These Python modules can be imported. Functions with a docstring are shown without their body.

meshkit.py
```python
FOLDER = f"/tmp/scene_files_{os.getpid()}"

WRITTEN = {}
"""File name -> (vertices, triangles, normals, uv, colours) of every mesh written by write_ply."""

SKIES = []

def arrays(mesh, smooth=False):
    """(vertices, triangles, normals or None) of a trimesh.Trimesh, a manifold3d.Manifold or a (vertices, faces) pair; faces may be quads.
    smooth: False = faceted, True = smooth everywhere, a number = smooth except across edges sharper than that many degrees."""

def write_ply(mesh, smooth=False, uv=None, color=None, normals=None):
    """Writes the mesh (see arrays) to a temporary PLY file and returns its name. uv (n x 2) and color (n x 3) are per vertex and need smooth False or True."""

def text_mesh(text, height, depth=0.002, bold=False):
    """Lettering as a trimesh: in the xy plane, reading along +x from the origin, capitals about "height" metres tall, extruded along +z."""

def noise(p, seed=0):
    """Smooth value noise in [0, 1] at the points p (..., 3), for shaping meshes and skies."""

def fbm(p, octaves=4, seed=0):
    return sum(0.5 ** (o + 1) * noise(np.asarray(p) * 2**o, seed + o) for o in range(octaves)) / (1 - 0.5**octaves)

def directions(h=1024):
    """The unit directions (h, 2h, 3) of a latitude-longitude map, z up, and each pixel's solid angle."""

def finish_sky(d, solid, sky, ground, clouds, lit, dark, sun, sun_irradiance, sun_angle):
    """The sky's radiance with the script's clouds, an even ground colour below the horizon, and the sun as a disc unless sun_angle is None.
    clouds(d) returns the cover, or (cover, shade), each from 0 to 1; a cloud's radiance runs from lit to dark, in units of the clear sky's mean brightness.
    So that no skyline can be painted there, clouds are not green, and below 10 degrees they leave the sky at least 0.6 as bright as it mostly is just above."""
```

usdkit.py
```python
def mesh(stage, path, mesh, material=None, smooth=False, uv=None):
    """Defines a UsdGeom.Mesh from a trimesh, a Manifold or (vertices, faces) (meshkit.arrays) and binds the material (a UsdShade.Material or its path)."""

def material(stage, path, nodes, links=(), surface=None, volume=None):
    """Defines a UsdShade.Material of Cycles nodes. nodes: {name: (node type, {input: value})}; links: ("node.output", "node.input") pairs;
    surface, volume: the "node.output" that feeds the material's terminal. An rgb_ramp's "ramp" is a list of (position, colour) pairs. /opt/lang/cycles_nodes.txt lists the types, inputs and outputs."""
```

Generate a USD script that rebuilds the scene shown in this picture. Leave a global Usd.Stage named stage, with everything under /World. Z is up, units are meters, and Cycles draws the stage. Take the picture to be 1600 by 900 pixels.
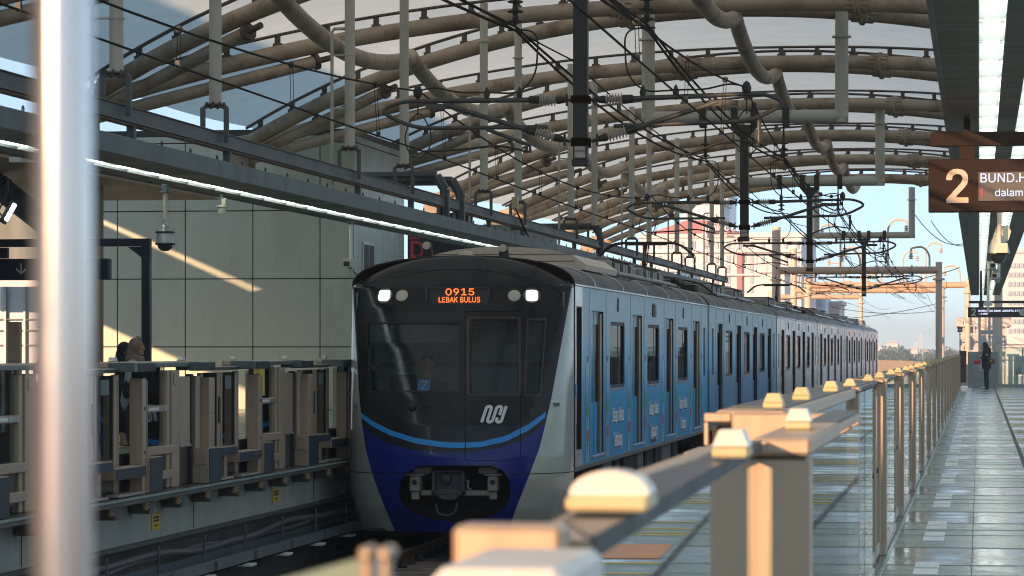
import math, random, sys
import numpy as np, trimesh, shapely, manifold3d as m3
from shapely.geometry import Polygon, box as sbox, LineString, Point
from shapely.ops import unary_union
from pxr import Usd, UsdGeom, UsdLux, UsdShade, Gf, Sdf, Vt
import usdkit, meshkit
rnd = random.Random(7); nrs = np.random.RandomState(7)
stage = Usd.Stage.CreateInMemory()
UsdGeom.SetStageUpAxis(stage, 'Z'); UsdGeom.SetStageMetersPerUnit(stage, 1.0)
UsdGeom.Xform.Define(stage, '/World'); UsdGeom.Scope.Define(stage, '/World/Looks')

# ---------------------------------------------------------------- camera, sky, sun, exposure
F, VPX, HOR, EYE = 4700.0, 730.0, 546.0, 1.45     # focal length and track direction in picture pixels (1600 wide)
YAW = math.atan(VPX / F); CO, SI = math.cos(YAW), math.sin(YAW)
cam = UsdGeom.Camera.Define(stage, '/World/camera')
cam.CreateHorizontalApertureAttr(36.0); cam.CreateVerticalApertureAttr(20.25)
cam.CreateFocalLengthAttr(36.0 * F / 1600.0)
cam.CreateVerticalApertureOffsetAttr(36.0 * (HOR - 450.0) / 1600.0)
cam.CreateFStopAttr(10.5); cam.CreateFocusDistanceAttr(41.0)
cam.CreateClippingRangeAttr(Gf.Vec2f(0.1, 20000.0))
cam.CreateExposureAttr(1.1)
xf = UsdGeom.Xformable(cam)
xf.AddTranslateOp().Set(Gf.Vec3d(0, 0, EYE)); xf.AddRotateZOp().Set(math.degrees(YAW)); xf.AddRotateXOp().Set(90.0)

SUN_EL, SUN_AZ = math.radians(12.0), math.radians(29.0)     # low sun behind the camera, a little to the left
TOSUN = np.array([-math.sin(SUN_AZ) * math.cos(SUN_EL), -math.cos(SUN_AZ) * math.cos(SUN_EL), math.sin(SUN_EL)])
dome = UsdLux.DomeLight.Define(stage, '/World/sky')
skymat = usdkit.material(stage, '/World/Looks/sky_air', {
    'sky': ('sky_texture', {'sky_type': 'single_scattering', 'sun_disc': False, 'sun_elevation': SUN_EL, 'sun_rotation': math.atan2(TOSUN[0], TOSUN[1]), 'altitude': 20.0, 'air_density': 0.55, 'aerosol_density': 0.05, 'ozone_density': 3.0}),
    'tc': ('texture_coordinate', {}), 'mp': ('mapping', {'mapping_type': 'point', 'scale': (1.0, 1.0, 3.0)}),
    'n': ('noise_texture', {'scale': 2.2, 'detail': 6.0, 'roughness': 0.6}),
    'v': ('map_range', {'from_min': 0.3, 'from_max': 0.75, 'to_min': 0.58, 'to_max': 0.74}),
    'mx': ('mix', {'mix_type': 'mix', 'color2': (1.66, 1.95, 2.08)}),
    'bg': ('background_shader', {'strength': 0.15})},
    [('tc.generated', 'mp.vector'), ('mp.vector', 'n.vector'), ('n.fac', 'v.value'), ('v.result', 'mx.fac'), ('sky.color', 'mx.color1'), ('mx.color', 'bg.color')], surface='bg.background')
UsdShade.MaterialBindingAPI.Apply(dome.GetPrim()).Bind(skymat)
dome.GetPrim().SetCustomDataByKey('kind', 'structure')
sun = UsdLux.DistantLight.Define(stage, '/World/sun')
sun.CreateIntensityAttr(1.0); sun.CreateAngleAttr(0.5); sun.CreateNormalizeAttr(True); sun.CreateColorAttr(Gf.Vec3f(1.0, 0.59, 0.33))
zx = Gf.Rotation(Gf.Vec3d(0, 0, 1), Gf.Vec3d(*TOSUN))
UsdGeom.Xformable(sun).AddTransformOp().Set(Gf.Matrix4d().SetRotate(zx))

# ---------------------------------------------------------------- picture point -> place in the station
def ray(px, py):
    cx = (px - 800.0) / F
    return np.array([CO * cx - SI, SI * cx + CO, -(py - HOR) / F])
def PY(px, py, Y):
    d = ray(px, py); return d * (Y / d[1]) + [0, 0, EYE]
def PX(px, py, X):
    d = ray(px, py); return d * (X / d[0]) + [0, 0, EYE]

# ---------------------------------------------------------------- materials
def mat(name, col, rough=0.5, metal=0.0, var=0.12, scale=3.0, bump=0.0, bscale=60.0, coat=0.0, spec=0.5, stretch=(1, 1, 1), dirt=None, dirt_scale=1.2, dirt_at=0.55, emit=None):
    col = np.array(col, float)
    n = {'g': ('geometry', {}), 'mp': ('mapping', {'mapping_type': 'point', 'scale': stretch}),
         'n1': ('noise_texture', {'scale': scale, 'detail': 5.0, 'roughness': 0.6}),
         'r1': ('rgb_ramp', {'ramp': [(0.25, tuple(col * (1 - var))), (0.75, tuple(np.minimum(col * (1 + var), 1)))]}),
         'p': ('principled_bsdf', {'roughness': rough, 'metallic': metal, 'coat_weight': coat, 'coat_roughness': 0.04, 'specular_ior_level': spec})}
    l = [('g.position', 'mp.vector'), ('mp.vector', 'n1.vector'), ('n1.fac', 'r1.fac')]
    last = 'r1.color'
    if dirt is not None:
        n['n2'] = ('noise_texture', {'scale': dirt_scale, 'detail': 8.0, 'roughness': 0.68})
        n['r2'] = ('rgb_ramp', {'ramp': [(dirt_at, (0, 0, 0)), (min(dirt_at + 0.18, 1), (1, 1, 1))]})
        n['mx'] = ('mix', {'mix_type': 'mix', 'color2': tuple(dirt)})
        l += [('mp.vector', 'n2.vector'), ('n2.fac', 'r2.fac'), ('r2.color', 'mx.fac'), (last, 'mx.color1')]
        last = 'mx.color'
    l.append((last, 'p.base_color'))
    if rough > 0.12:
        n['mr'] = ('map_range', {'from_min': 0.3, 'from_max': 0.7, 'to_min': max(rough - 0.08, 0.02), 'to_max': min(rough + 0.1, 1)})
        l += [('n1.fac', 'mr.value'), ('mr.result', 'p.roughness')]
    if bump:
        n['nb'] = ('noise_texture', {'scale': bscale, 'detail': 3.0}); n['b'] = ('bump', {'strength': bump, 'distance': 0.01})
        l += [('mp.vector', 'nb.vector'), ('nb.fac', 'b.height'), ('b.normal', 'p.normal')]
    if emit:
        n['p'][1].update({'emission_color': tuple(emit[0]), 'emission_strength': emit[1]})
    return usdkit.material(stage, '/World/Looks/' + name, n, l, surface='p.BSDF')
def glow(name, col, s):
    return usdkit.material(stage, '/World/Looks/' + name, {'e': ('emission', {'color': col, 'strength': s})}, [], surface='e.emission')
def pane(name, tint=(0.8, 0.88, 0.85), gloss=(1, 1, 1), ior=1.5, rough=0.02):
    return usdkit.material(stage, '/World/Looks/' + name, {
        't': ('transparent_bsdf', {'color': tint}), 'g': ('glossy_bsdf', {'color': gloss, 'roughness': rough}),
        'f': ('fresnel', {'IOR': ior}), 'm': ('mix_closure', {})},
        [('f.fac', 'm.fac'), ('t.BSDF', 'm.closure1'), ('g.BSDF', 'm.closure2')], surface='m.closure')
M = {}
M['steel'] = mat('brushed_steel', (0.46, 0.40, 0.34), 0.34, 0.85, 0.12, 2.0, 0.05, 30, stretch=(12, 12, 1))
M['gate_bronze'] = mat('bronze_gate_panel', (0.43, 0.325, 0.225), 0.42, 0.4, 0.10, 2.2, 0.03, 40, stretch=(8, 8, 1), dirt=(0.22, 0.17, 0.13), dirt_scale=1.5, dirt_at=0.62)
M['gate_dark'] = mat('dark_gate_frame', (0.030, 0.038, 0.038), 0.5, 0.0, 0.2, spec=0.25)
M['glass_top'] = mat('dark_glossy_cover', (0.035, 0.045, 0.055), 0.28, 0.0, 0.2, spec=0.3)
M['gate_green'] = mat('green_grey_gate_header', (0.10, 0.125, 0.11), 0.35, 0.3, 0.2, 3)
M['gate_navy'] = mat('navy_gate_box', (0.020, 0.030, 0.040), 0.5, 0.0, 0.25, 4, dirt=(0.12, 0.12, 0.11), dirt_at=0.6)
M['gate_kick'] = mat('brown_kick_plate', (0.07, 0.048, 0.042), 0.4, 0.2, 0.15)
M['cap_yellow'] = mat('yellowed_beacon_lens', (0.48, 0.42, 0.23), 0.35, 0, 0.08)
M['cap_white'] = mat('white_beacon_lens', (0.62, 0.61, 0.56), 0.3, 0, 0.05)
M['glass'] = pane('clear_screen_glass', (0.80, 0.89, 0.86))
M['glass_dark'] = pane('tinted_train_glass', (0.05, 0.06, 0.06), (0.55, 0.6, 0.63), 1.16)
M['screen'] = pane('windscreen_glass', (0.60, 0.70, 0.68), (0.85, 0.95, 1.0), 1.5, 0.14)
M['cab'] = mat('cab_lining', (0.17, 0.22, 0.205), 0.7)
M['pole'] = mat('polished_pole', (0.72, 0.70, 0.68), 0.16, 0.9, 0.04, 2)
M['ledge_brass'] = mat('tarnished_brass', (0.38, 0.26, 0.12), 0.5, 0.3, 0.2, 6)
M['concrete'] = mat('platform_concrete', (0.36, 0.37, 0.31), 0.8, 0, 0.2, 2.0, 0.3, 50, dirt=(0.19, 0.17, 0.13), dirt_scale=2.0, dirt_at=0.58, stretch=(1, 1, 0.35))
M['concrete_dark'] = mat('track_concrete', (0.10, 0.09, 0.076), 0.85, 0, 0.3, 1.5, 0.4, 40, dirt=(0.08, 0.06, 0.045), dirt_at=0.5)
M['tile_a'] = mat('sage_floor_tile', (0.165, 0.235, 0.195), 0.25, 0, 0.05, 2.5, spec=0.55)
M['tile_b'] = mat('slate_floor_tile', (0.105, 0.160, 0.145), 0.16, 0, 0.05, 2.5, spec=0.55)
M['tile_c'] = mat('pale_floor_tile', (0.25, 0.33, 0.28), 0.32, 0, 0.05, 2.5, spec=0.5)
M['tile_white'] = mat('white_floor_marking', (0.86, 0.85, 0.82), 0.6, 0, 0.1, 8, dirt=(0.42, 0.38, 0.3), dirt_scale=9, dirt_at=0.6)
M['mark_yellow'] = mat('yellow_floor_paint', (0.85, 0.55, 0.05), 0.4, 0, 0.15, 6)
M['mark_orange'] = mat('orange_floor_paint', (0.75, 0.27, 0.08), 0.4, 0, 0.2, 6)
M['drain'] = mat('dark_drain', (0.03, 0.035, 0.035), 0.6)
M['ledge'] = mat('ledge_plate', (0.12, 0.12, 0.105), 0.4, 0.5, 0.25, 3, dirt=(0.2, 0.17, 0.13), dirt_at=0.55)
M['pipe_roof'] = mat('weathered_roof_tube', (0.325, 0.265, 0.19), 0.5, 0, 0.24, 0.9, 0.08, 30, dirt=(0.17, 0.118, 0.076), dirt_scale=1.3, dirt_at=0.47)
M['pipe_white'] = mat('off_white_hanging_pipe', (0.46, 0.45, 0.38), 0.45, 0, 0.10, 1.5, 0.05, 40, dirt=(0.31, 0.28, 0.21), dirt_scale=2.0, dirt_at=0.58, stretch=(1, 1, 0.3))
M['rail_dark'] = mat('dark_clamp_rail', (0.075, 0.06, 0.05), 0.5, 0.2, 0.25)
M['beam_grey'] = mat('blue_grey_beam', (0.082, 0.102, 0.108), 0.5, 0.1, 0.18, 1.5, 0.05, 30, dirt=(0.075, 0.07, 0.06), dirt_at=0.55, stretch=(1, 1, 0.4))
M['fascia_grey'] = mat('blue_grey_canopy_fascia', (0.098, 0.132, 0.140), 0.5, 0.1, 0.15, 1.5, 0.05, 30, dirt=(0.07, 0.085, 0.08), dirt_at=0.52, stretch=(1.5, 1.5, 0.15))
M['soffit'] = mat('dark_green_soffit', (0.075, 0.092, 0.08), 0.5, 0.2, 0.2, 1.2, 0.1, 8, stretch=(0.6, 3, 1))
M['tray'] = mat('white_lamp_tray', (0.72, 0.75, 0.72), 0.35, 0, 0.05)
M['mast'] = mat('dark_mast_steel', (0.03, 0.034, 0.03), 0.5, 0.3, 0.3, 3, dirt=(0.07, 0.06, 0.045), dirt_at=0.62)
M['arm'] = mat('grey_cantilever_tube', (0.085, 0.088, 0.08), 0.5, 0.4, 0.3, 4, dirt=(0.16, 0.15, 0.12), dirt_at=0.6)
M['insul'] = mat('stained_white_insulator', (0.50, 0.44, 0.36), 0.35, 0, 0.2, 9, dirt=(0.25, 0.2, 0.15), dirt_scale=7, dirt_at=0.55)
M['wire'] = mat('black_wire', (0.008, 0.008, 0.008), 0.7, spec=0.08)
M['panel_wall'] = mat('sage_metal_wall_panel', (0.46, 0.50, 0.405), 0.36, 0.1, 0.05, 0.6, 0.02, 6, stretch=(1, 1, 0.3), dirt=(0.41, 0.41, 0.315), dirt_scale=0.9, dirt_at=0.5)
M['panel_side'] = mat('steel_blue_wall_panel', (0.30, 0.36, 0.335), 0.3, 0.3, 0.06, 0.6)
M['joint'] = mat('dark_panel_joint', (0.02, 0.028, 0.025), 0.6)
M['brown_soffit'] = mat('brown_roof_soffit', (0.27, 0.19, 0.125), 0.6, 0, 0.1, 1.0)
M['black_sign'] = mat('dark_navy_sign', (0.014, 0.02, 0.035), 0.4, 0, 0.1)
M['brown_sign'] = mat('dark_brown_sign', (0.020, 0.011, 0.008), 0.6, 0, 0.1, spec=0.12)
M['cream'] = mat('cream_lettering', (0.50, 0.385, 0.29), 0.5)
M['greyp'] = mat('grey_lettering', (0.50, 0.52, 0.50), 0.5)
M['white'] = mat('white_paint', (0.74, 0.74, 0.70), 0.45, 0, 0.06)
M['ivory'] = mat('ivory_plastic', (0.62, 0.58, 0.44), 0.45, 0, 0.06)
M['cctv'] = mat('silver_camera_housing', (0.42, 0.44, 0.42), 0.35, 0.4, 0.06)
M['smoke'] = mat('smoked_dome', (0.02, 0.025, 0.03), 0.08, 0, 0.05, coat=0.5)
M['silver'] = mat('silver_train_paint', (0.47, 0.49, 0.42), 0.24, 0.25, 0.04, 1.2, coat=0.5, dirt=(0.40, 0.40, 0.33), dirt_scale=1.5, dirt_at=0.55)
M['stainless'] = mat('stainless_train_side', (0.50, 0.53, 0.55), 0.30, 0.75, 0.08, 1.0, 0.03, 5, stretch=(1, 0.35, 3))
M['mask'] = mat('gloss_black_mask', (0.011, 0.016, 0.017), 0.20, 0, 0.2, 2, coat=0.08, spec=0.28, dirt=(0.026, 0.028, 0.026), dirt_scale=1.4, dirt_at=0.5)
M['train_blue'] = mat('royal_blue_train_paint', (0.002, 0.016, 0.19), 0.25, 0, 0.06, 2, coat=0.18, spec=0.3)
M['stripe'] = mat('sky_blue_stripe', (0.01, 0.30, 0.75), 0.3, 0, 0.03)
M['rubber'] = mat('black_rubber', (0.012, 0.013, 0.013), 0.55)
M['under'] = mat('underframe_black', (0.03, 0.028, 0.026), 0.7, 0.2, 0.4, 3)
M['undergrey'] = mat('underframe_grey', (0.16, 0.16, 0.15), 0.6, 0.2, 0.2, 3)
M['roof_train'] = mat('dark_train_roof', (0.066, 0.066, 0.06), 0.42, 0.2, 0.15, 1.0, dirt=(0.10, 0.09, 0.075), dirt_scale=1.6, dirt_at=0.55)
M['fairing'] = mat('beige_roof_fairing', (0.74, 0.61, 0.46), 0.5, 0, 0.08, 2, dirt=(0.3, 0.24, 0.17), dirt_scale=2.5, dirt_at=0.6)
M['acgrey'] = mat('grey_roof_unit', (0.30, 0.28, 0.24), 0.45, 0.2, 0.15, 2)
M['door_bronze'] = mat('bronze_cab_door', (0.34, 0.235, 0.16), 0.35, 0.5, 0.08)
M['led_back'] = mat('led_panel_backing', (0.075, 0.065, 0.055), 0.4)
M['coupler'] = mat('coupler_iron', (0.09, 0.10, 0.095), 0.5, 0.5, 0.2, 5)
M['buff'] = mat('pale_coupler_frame', (0.34, 0.29, 0.24), 0.5, 0, 0.15, 4)
M['rail'] = mat('rusty_rail', (0.16, 0.09, 0.05), 0.45, 0.6, 0.3, 4)
M['railtop'] = mat('worn_rail_head', (0.45, 0.38, 0.32), 0.25, 0.9, 0.1)
M['sleeper'] = mat('concrete_sleeper', (0.19, 0.165, 0.14), 0.8, 0, 0.2, 3, dirt=(0.13, 0.07, 0.035), dirt_at=0.5)
M['balise'] = mat('orange_track_box', (0.55, 0.26, 0.07), 0.55, 0, 0.12, 5)
M['cable'] = mat('grey_cable', (0.10, 0.10, 0.095), 0.6, 0, 0.2)
M['tray_galv'] = mat('galvanised_tray', (0.20, 0.225, 0.23), 0.45, 0.5, 0.2, 4)
M['sticker'] = mat('yellow_sticker', (0.75, 0.46, 0.03), 0.45)
M['black'] = mat('black_print', (0.015, 0.015, 0.015), 0.5)
M['red'] = mat('red_print', (0.52, 0.035, 0.05), 0.5)
M['green'] = mat('green_print', (0.05, 0.28, 0.07), 0.5)
M['navy_board'] = mat('navy_billboard', (0.012, 0.018, 0.032), 0.4)
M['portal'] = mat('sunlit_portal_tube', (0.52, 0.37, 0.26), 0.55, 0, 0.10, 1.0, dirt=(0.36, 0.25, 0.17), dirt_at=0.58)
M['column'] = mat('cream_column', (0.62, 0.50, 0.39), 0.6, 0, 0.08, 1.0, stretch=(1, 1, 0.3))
M['parapet'] = mat('viaduct_parapet', (0.42, 0.35, 0.27), 0.8, 0, 0.12, 0.8, dirt=(0.28, 0.22, 0.16), dirt_at=0.5, stretch=(2, 2, 0.2))
M['grey_box'] = mat('slate_cabinet', (0.28, 0.345, 0.355), 0.4, 0.1, 0.1)
M['bld_white'] = mat('white_facade', (0.66, 0.64, 0.66), 0.7, 0, 0.08, 0.1)
M['bld_pink'] = mat('pink_facade', (0.58, 0.46, 0.43), 0.7, 0, 0.1, 0.1)
M['bld_blue'] = mat('pale_blue_tower', (0.50, 0.60, 0.70), 0.4, 0, 0.1, 0.1)
M['bld_grey'] = mat('grey_tower', (0.56, 0.60, 0.64), 0.6, 0, 0.1, 0.1)
M['bld_glass'] = mat('building_window', (0.36, 0.44, 0.54), 0.2, 0, 0.2, 0.3)
M['tile_roof'] = mat('red_mall_roof', (0.42, 0.17, 0.19), 0.7, 0, 0.15, 0.4)
M['foliage'] = mat('distant_foliage', (0.055, 0.10, 0.085), 0.8, 0, 0.4, 0.08)
M['ground'] = mat('city_ground', (0.16, 0.15, 0.13), 0.9, 0, 0.25, 0.05)
M['print_white'] = mat('white_print', (0.90, 0.92, 0.93), 0.6)
M['frame_brown'] = mat('brown_window_frame', (0.075, 0.05, 0.036), 0.4, 0.2, 0.1)
M['skin'] = mat('skin', (0.42, 0.24, 0.16), 0.5, 0, 0.05)
M['scarf'] = mat('taupe_scarf', (0.23, 0.165, 0.13), 0.85, 0, 0.12, 14, 0.3, 30)
M['denim'] = mat('pale_blue_shirt', (0.30, 0.38, 0.42), 0.8, 0, 0.18, 9, 0.2, 20)
M['cloth_black'] = mat('black_cloth', (0.012, 0.014, 0.018), 0.8, 0, 0.2, 9)
M['cloth_navy'] = mat('navy_cloth', (0.018, 0.026, 0.05), 0.8, 0, 0.2, 9)
M['leather'] = mat('brown_leather', (0.13, 0.06, 0.03), 0.5)
M['pouch'] = mat('red_pouch', (0.55, 0.03, 0.06), 0.5)
M['shoe'] = mat('white_sneaker', (0.55, 0.55, 0.5), 0.6)
M['lamp_strip'] = glow('fluorescent_tube', (0.93, 1.0, 0.96), 2.6)
M['headlight'] = glow('headlight_beam', (0.90, 1.0, 0.95), 16.0)
M['flood'] = glow('floodlight_led', (0.92, 0.97, 1.0), 4.0)
M['led_amber'] = glow('amber_led', (1.0, 0.13, 0.015), 1.6)
M['led_white'] = glow('white_led', (0.72, 0.76, 1.0), 0.75)
M['led_red'] = glow('red_led', (1.0, 0.06, 0.06), 0.75)
# membrane: lets the sky shine through
usd_m = usdkit.material(stage, '/World/Looks/roof_fabric', {
    'g': ('geometry', {}), 'n': ('noise_texture', {'scale': 0.9, 'detail': 6.0, 'roughness': 0.65}),
    'r': ('rgb_ramp', {'ramp': [(0.3, (0.47, 0.565, 0.58)), (0.62, (0.525, 0.62, 0.635)), (0.8, (0.48, 0.565, 0.57))]}),
    't': ('translucent_bsdf', {}), 'd': ('diffuse_bsdf', {}), 'm': ('mix_closure', {'fac': 0.15})},
    [('g.position', 'n.vector'), ('n.fac', 'r.fac'), ('r.color', 't.color'), ('r.color', 'd.color'), ('t.BSDF', 'm.closure1'), ('d.BSDF', 'm.closure2')], surface='m.closure')
M['fabric'] = usd_m
# advertising wrap of the first two cars: blue below, pale sky with cloud streaks above (flat print)
def wrap(name, fade):
    lo, hi = np.array((0.0, 0.31, 0.57)), np.array((0.36, 0.60, 0.74))
    return usdkit.material(stage, '/World/Looks/' + name, {
        'g': ('geometry', {}), 's': ('separate_xyz', {}),
        'mp': ('mapping', {'mapping_type': 'point', 'scale': (1, 2.2, 0.7)}),
        'n': ('noise_texture', {'scale': 1.6, 'detail': 4.0}),
        'a': ('math', {'math_type': 'multiply_add', 'value2': 0.5, 'value3': -0.25}),
        'b': ('math', {'math_type': 'add'}),
        'c': ('map_range', {'from_min': 0.0, 'from_max': 2.4, 'to_min': 0.0, 'to_max': 1.0}),
        'r': ('rgb_ramp', {'ramp': [(0.0, tuple(lo * (1 - fade) + fade * np.array((.10, .17, .25)))), (0.38, tuple(lo * 1.05 * (1 - fade) + fade * np.array((.14, .22, .30)))), (0.60, tuple(0.55 * lo * 1.3 + 0.45 * hi)), (0.72, tuple(hi * 0.9)), (0.9, tuple(hi)), (1.0, tuple(hi * 0.82))]}),
        'p': ('principled_bsdf', {'roughness': 0.4, 'metallic': 0.0, 'specular_ior_level': 0.22})},
        [('g.position', 's.vector'), ('g.position', 'mp.vector'), ('mp.vector', 'n.vector'), ('n.fac', 'a.value1'), ('s.z', 'b.value1'), ('a.value', 'b.value2'), ('b.value', 'c.value'), ('c.result', 'r.fac'), ('r.color', 'p.base_color')], surface='p.BSDF')
M['wrap'] = wrap('sky_advert_wrap', 0.0); M['wrap2'] = wrap('faded_advert_wrap', 0.6)

# ---------------------------------------------------------------- mesh helpers
_hull = {}
def _cham():
    if 'f' not in _hull:
        pts = []
        for sx in (-1, 1):
            for sy in (-1, 1):
                for sz in (-1, 1):
                    for k in range(3):
                        b = [0.3, 0.3, 0.3]; b[k] = 0.0
                        pts.append([sx * (1 - b[0]), sy * (1 - b[1]), sz * (1 - b[2])])
        pts = np.array(pts)
        h = trimesh.Trimesh(pts, process=False).convex_hull
        idx = [int(np.argmin(np.linalg.norm(pts - v, axis=1))) for v in h.vertices]
        _hull['f'] = np.array(idx)[h.faces]; _hull['s'] = np.sign(pts); _hull['k'] = np.array([[0 if j == i % 3 else 1 for j in range(3)] for i in range(24)])
    return _hull
BF = np.array([[0, 2, 1], [1, 2, 3], [4, 5, 6], [5, 7, 6], [0, 1, 4], [1, 5, 4], [2, 6, 3], [3, 6, 7], [0, 4, 2], [2, 4, 6], [1, 3, 5], [3, 7, 5]])[:, ::-1]
class MB:
    def __init__(s): s.v, s.f, s.n = [], [], 0
    def add(s, v, f):
        v = np.asarray(v, float); s.v.append(v); s.f.append(np.asarray(f, int) + s.n); s.n += len(v); return s
    def mesh(s, m): return s.add(m.vertices, m.faces)
    def boxb(s, x0, x1, y0, y1, z0, z1, b=0.0):
        if b <= 0:
            v = [[x, y, z] for x in (x0, x1) for y in (y0, y1) for z in (z0, z1)]
            return s.add(v, BF)
        h = _cham(); c = np.array([(x0 + x1), (y0 + y1), (z0 + z1)]) / 2; d = np.array([x1 - x0, y1 - y0, z1 - z0]) / 2
        bb = min(b, d.min() * 0.9)
        return s.add(c + h['s'] * (d - bb * h['k']), h['f'])
    def obox(s, p0, p1, w, h, b=0.0, up=(0, 0, 1)):      # a bar from p0 to p1
        p0, p1 = np.array(p0, float), np.array(p1, float); d = p1 - p0; L = np.linalg.norm(d); d /= L
        a = np.cross(up, d); a /= np.linalg.norm(a); u = np.cross(d, a)
        m = MB().boxb(-w / 2, w / 2, 0, L, -h / 2, h / 2, b); v = m.v[0]
        return s.add(p0 + v[:, :1] * a + v[:, 1:2] * d + v[:, 2:] * u, m.f[0])
    def tube(s, pts, r, n=10, caps=True):
        p = np.asarray(pts, float); r = np.broadcast_to(r, (len(p),)).astype(float)
        t = np.gradient(p, axis=0); t /= np.linalg.norm(t, axis=1, keepdims=True) + 1e-12
        ref = np.array([0, 0, 1.0]) if abs(t[0][2]) < 0.9 else np.array([1.0, 0, 0])
        a = np.cross(t[0], ref); a /= np.linalg.norm(a); A = []
        for k in range(len(p)):
            a = a - t[k] * np.dot(a, t[k]); a /= np.linalg.norm(a); A.append(a)
        A = np.array(A); B = np.cross(t, A); th = np.arange(n) * 2 * np.pi / n
        v = p[:, None] + r[:, None, None] * (np.cos(th)[None, :, None] * A[:, None] + np.sin(th)[None, :, None] * B[:, None])
        v = v.reshape(-1, 3); f = []
        for i in range(len(p) - 1):
            for j in range(n):
                q = [i * n + j, i * n + (j + 1) % n, (i + 1) * n + (j + 1) % n, (i + 1) * n + j]
                f += [[q[0], q[1], q[2]], [q[0], q[2], q[3]]]
        if caps:
            k = len(v); v = np.vstack([v, p[:1], p[-1:]]); e = (len(p) - 1) * n
            for j in range(n): f += [[k, (j + 1) % n, j], [k + 1, e + j, e + (j + 1) % n]]
        return s.add(v, f)
    def cyl(s, p0, p1, r, n=14): return s.tube([p0, p1], r, n)
    def lathe(s, prof, c=(0, 0, 0), axis=(0, 0, 1), n=18):   # prof: (r, h) pairs along axis
        ax = np.array(axis, float); ax /= np.linalg.norm(ax)
        return s.tube_prof(np.array(c, float), ax, prof, n)
    def tube_prof(s, c, ax, prof, n):
        ref = np.array([1.0, 0, 0]) if abs(ax[0]) < 0.9 else np.array([0, 1.0, 0])
        a = np.cross(ax, ref); a /= np.linalg.norm(a); b = np.cross(ax, a); th = np.arange(n) * 2 * np.pi / n
        ring = np.cos(th)[:, None] * a + np.sin(th)[:, None] * b
        v = np.vstack([c + ax * h + max(r, 1e-4) * ring for r, h in prof]); f = []
        for i in range(len(prof) - 1):
            for j in range(n):
                q = [i * n + j, i * n + (j + 1) % n, (i + 1) * n + (j + 1) % n, (i + 1) * n + j]
                f += [[q[0], q[1], q[2]], [q[0], q[2], q[3]]]
        f += [[0, j + 1, j] for j in range(n) if 0 < j < n - 1] if False else [[0, j + 1, j] for j in range(1, n - 1)]
        e = (len(prof) - 1) * n; f += [[e, e + j, e + j + 1] for j in range(1, n - 1)]
        return s.add(v, f)
    def prism(s, poly, lo, hi, axis='y'):      # polygon (shapely, or points) extruded along axis
        P = poly if hasattr(poly, 'exterior') else Polygon(poly)
        for g in getattr(P, 'geoms', [P]):
            if g.area < 1e-9: continue
            m = trimesh.creation.extrude_polygon(g, hi - lo, engine='earcut'); v = np.array(m.vertices); v[:, 2] += lo
            if axis == 'y': v = np.stack([v[:, 0], v[:, 2], v[:, 1]], 1); f = m.faces[:, ::-1]      # poly is (x, z)
            elif axis == 'x': v = np.stack([v[:, 2], v[:, 0], v[:, 1]], 1); f = m.faces             # poly is (y, z)
            else: f = m.faces
            s.add(v, f)
        return s
    def grid(s, P):          # P: (m, n, 3) points
        m, n = P.shape[:2]; i, j = np.meshgrid(np.arange(m - 1), np.arange(n - 1), indexing='ij')
        q = np.stack([i * n + j, i * n + j + 1, (i + 1) * n + j + 1, (i + 1) * n + j], -1).reshape(-1, 4)
        return s.add(P.reshape(-1, 3), np.vstack([q[:, [0, 1, 2]], q[:, [0, 2, 3]]]))
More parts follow.
